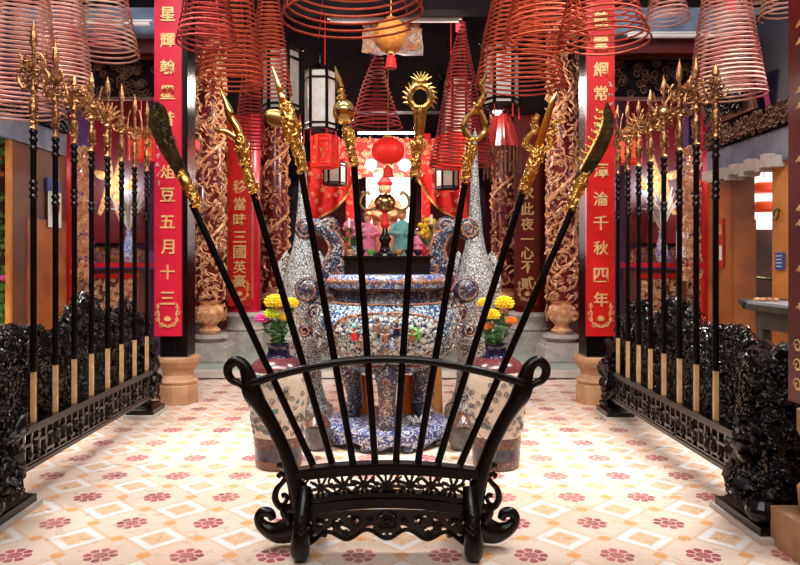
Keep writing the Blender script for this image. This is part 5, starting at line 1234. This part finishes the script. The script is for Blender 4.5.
def roundlantern(px, py, R_, Y, m, lab, ribs=14, fl=.85, name='round_lantern'):
    k = Y/F; c = P(px, py, Y); R = R_*k; r = root(name, lab, 'lantern', c, 'round lanterns')
    MB().lathe([(R*math.sin(PI*(i+.6)/17.2)*(1+.012*(i % 2)), -R*fl*math.cos(PI*(i+.6)/17.2)) for i in range(17)], c, 28, wob=lambda a, z: 1+.02*np.cos(a*ribs)).build('shade', m, r)
    mb = MB(); mb.lathe([(R*.3, R*fl*.96), (R*.32, R*fl*1.08)], c, 16); mb.lathe([(R*.3, -R*fl*1.08), (R*.28, -R*fl*.96)], c, 16); mb.tube([c+Vector((0, 0, R*fl)), Vector((c.x, c.y, 4.58))], .006, 5); mb.build('caps', 'gilt', r)
    mb = MB(); mb.tube([c-Vector((0, 0, R*fl*1.05)), c-Vector((0, 0, R*fl*1.3)), c-Vector((0, 0, R*fl*1.9))], [R*.05, R*.28, R*.36], 10); mb.build('tassel', 'redcloth', r)
    return r
roundlantern(388, 151, 16, 9.3, 'lanternred', 'round red lantern hanging in the centre above the altar')
c = roundlantern(391, 36, 17, 6.6, 'orangepaper', 'round orange ribbed lantern at the top centre', 20, 1.0)
roundlantern(223, 152, 0.1, 12, 'lanternred', 'x') if False else None
roundlantern(192, 146, 8, 8.2, 'tag', 'pinkish red round lantern just right of the left tall red board', 10)
Y = 7.2; cc = P(392, 38, Y); r = root('carved_cloud_board', 'wide speckled gilt carved board behind the round orange lantern', 'carved board', cc)
pl = [(-30, 14), (-28, -12), (-14, -17), (0, -19), (14, -15), (29, -9), (31, 8), (31, 17), (12, 17), (0, 14), (-12, 17)]
pl = [(a*Y/F, -b*Y/F) for a, b in pl]; MB().prism(pl, .05, cc, (1, 0, 0), (0, 0, 1)).build('board', 'brownwood', r, False); mb = MB(); rd = random.Random(2)
for q in range(230): mb.curl(cc+Vector((rd.uniform(-29, 29)*Y/F, -.03, rd.uniform(-15, 13)*Y/F)), Vector((1, 0, 0)), Vector((0, 0, 1)), Vector((0, -1, 0)), .02, .006, 1.3, 1, .3, 4)
mb.tube([cc+Vector((0, 0, .15)), Vector((cc.x, cc.y, 4.58))], .008, 5)
mb.build('speckled_carving', 'giltpale', r)
# red pleated shade and rib lantern on right
for px, py, lab in ((502, 130, 'red pleated cloth shade below the right hexagonal lantern'),):
    Yp = 8.6; k = Yp/F; c = P(px, py, Yp); r = root('pleated_shade', lab, 'lamp shade', c, 'red pleated shades'); MB().lathe([(18*k, -18*k), (17*k, -16*k), (9*k, 12*k), (5*k, 16*k)], c, 48, wob=lambda a, z: 1+.06*np.cos(a*12)).build('cloth', 'darkred', r)
    mb = MB(); mb.tube([c+Vector((0, 0, 15*k)), Vector((c.x, c.y, 4.58))], .006, 5)
    for j in range(24):
        a = 2*PI*j/24; p = c+Vector((18*k*math.cos(a), 18*k*math.sin(a), -18*k)); mb.tube([p, p-Vector((0, 0, 14*k)), p-Vector((0, 0, (20+6*(j % 3))*k))], [.008, .014, .01], 4)
    mb.build('bead_fringe', 'darkgilt', r)
# lanterns seen through the right doorway
for k, (py, lab) in enumerate(((188, 'white and red banded lantern, upper one seen through the right doorway'), (207, 'white and red banded lantern, lower one seen through the right doorway'))):
    Yd = 8.3; c = P(764, py, Yd); r = root('banded_lantern', lab, 'lantern', c, 'lanterns through the right doorway'); MB().lathe([(.10, -.06), (.13, -.03), (.13, .03), (.10, .06)], c, 24).build('shade', 'lanternorange', r); MB().lathe([(.09, .06), (.11, .09), (.06, .11)], c, 24).build('collar', 'halo', r); MB().tube([c+Vector((0, 0, .10)), c+Vector((0, 0, .14 if k else .6))], .006, 5).build('cord', 'black', r)
MB().box((4.5, 8.6, 2.1), (.8, .03, .75)).build('glow_blind', 'halo', smooth=False); o = bpy.data.objects['glow_blind']; tag(o, 'glowing pale blind behind the lanterns in the right doorway', 'blind')  # blown-out brightness put into the blind as emission
mb = MB(); mb.tube([(4.0, 8.1, .02), (4.0, 8.1, .9), (4.25, 8.1, 1.15), (4.5, 8.1, 1.12), (4.75, 8.1, .9), (4.75, 8.1, .02)], .02, 6)
tag(mb.build('metal_arch', 'bronze'), 'thin dark metal arch seen through the right doorway', 'rail')

# ================================================================== light, sky, camera
w = bpy.data.worlds.new('sky'); SC.world = w; w.use_nodes = True; bg = w.node_tree.nodes['Background']; bg.inputs[0].default_value = (.86, .92, 1, 1); bg.inputs[1].default_value = .38
def area(name, loc, tgt, sx, sy, e, col=(1, 1, 1), spread=PI):
    l = bpy.data.lights.new(name, 'AREA'); l.spread = spread; l.shape = 'RECTANGLE'; l.size = sx; l.size_y = sy; l.energy = e; l.color = col
    o = bpy.data.objects.new(name, l); COL.objects.link(o); o.location = loc; o.rotation_euler = (Vector(tgt)-Vector(loc)).to_track_quat('-Z', 'Y').to_euler(); return o
def point(name, loc, e, col, r=.1):
    l = bpy.data.lights.new(name, 'POINT'); l.energy = e; l.color = col; l.shadow_soft_size = r; o = bpy.data.objects.new(name, l); COL.objects.link(o); o.location = loc; return o
area('skylight_left', (-3.75, 4.7, 4.9), (-2.3, 4.7, 0), .4, 4.0, 100, (1, .97, .93), .85)
area('skylight_right', (3.75, 4.7, 4.9), (2.3, 4.7, 0), .4, 4.0, 100, (1, .97, .93), .85)
area('skylight_front', (0, 2.4, 5.6), (0, 7.2, 1.2), 5, 1.5, 170, (1, .98, .95), 1.5)
point('altar_lamp', (PX(387, 9.9), 9.9, 3.0), 90, (1, .85, .78), .2)
point('shrine_lamp', (PX(387, 10.9), 11.0, 2.6), 60, (1, .85, .8), .15)
for s in (-1, 1):
    point('chapel_fill', (s*3.6, 7.75, 2.35), 45, (.9, .88, 1), .06)  # added light, no lamp there; gives the lacquer boards a daylight-like highlight
    point('column_fill', (s*1.3, 8.1, 3.3), 60, (1, .86, .74), .15)  # added light to brighten the inner columns and their couplet boards
point('spot_lamp', (PX(497, 8.2), 8.05, PZ(116, 8.2)), 2, (1, .95, .9), .05)
area('weapon_fill', (0, -.3, 4.4), (0, 3.25, 1.9), 3.5, .8, 70, (1, .98, .95))  # added fill behind the camera for bright reflections in the weapon heads
area('passage_light', (5.0, 7.0, 2.9), (4.5, 8, 1), 1, 1, 20)
cam = bpy.data.cameras.new('camera'); cam.sensor_width = 36; cam.lens = F/800*36; cam.shift_x = 13/800; cam.shift_y = -22.5/800; cam.clip_start = .05
co = bpy.data.objects.new('camera', cam); COL.objects.link(co); co.location = (0, 0, H); co.rotation_euler = (PI/2, 0, 0); SC.camera = co
SC.view_settings.view_transform = 'Standard'; SC.view_settings.look = 'None'; SC.view_settings.gamma = 1; SC.view_settings.exposure = 0
try: SC.view_settings.use_curve_mapping = False
except Exception: pass
SC.cycles.max_bounces = 8; SC.cycles.use_denoising = True; SC.cycles.sample_clamp_indirect = 6
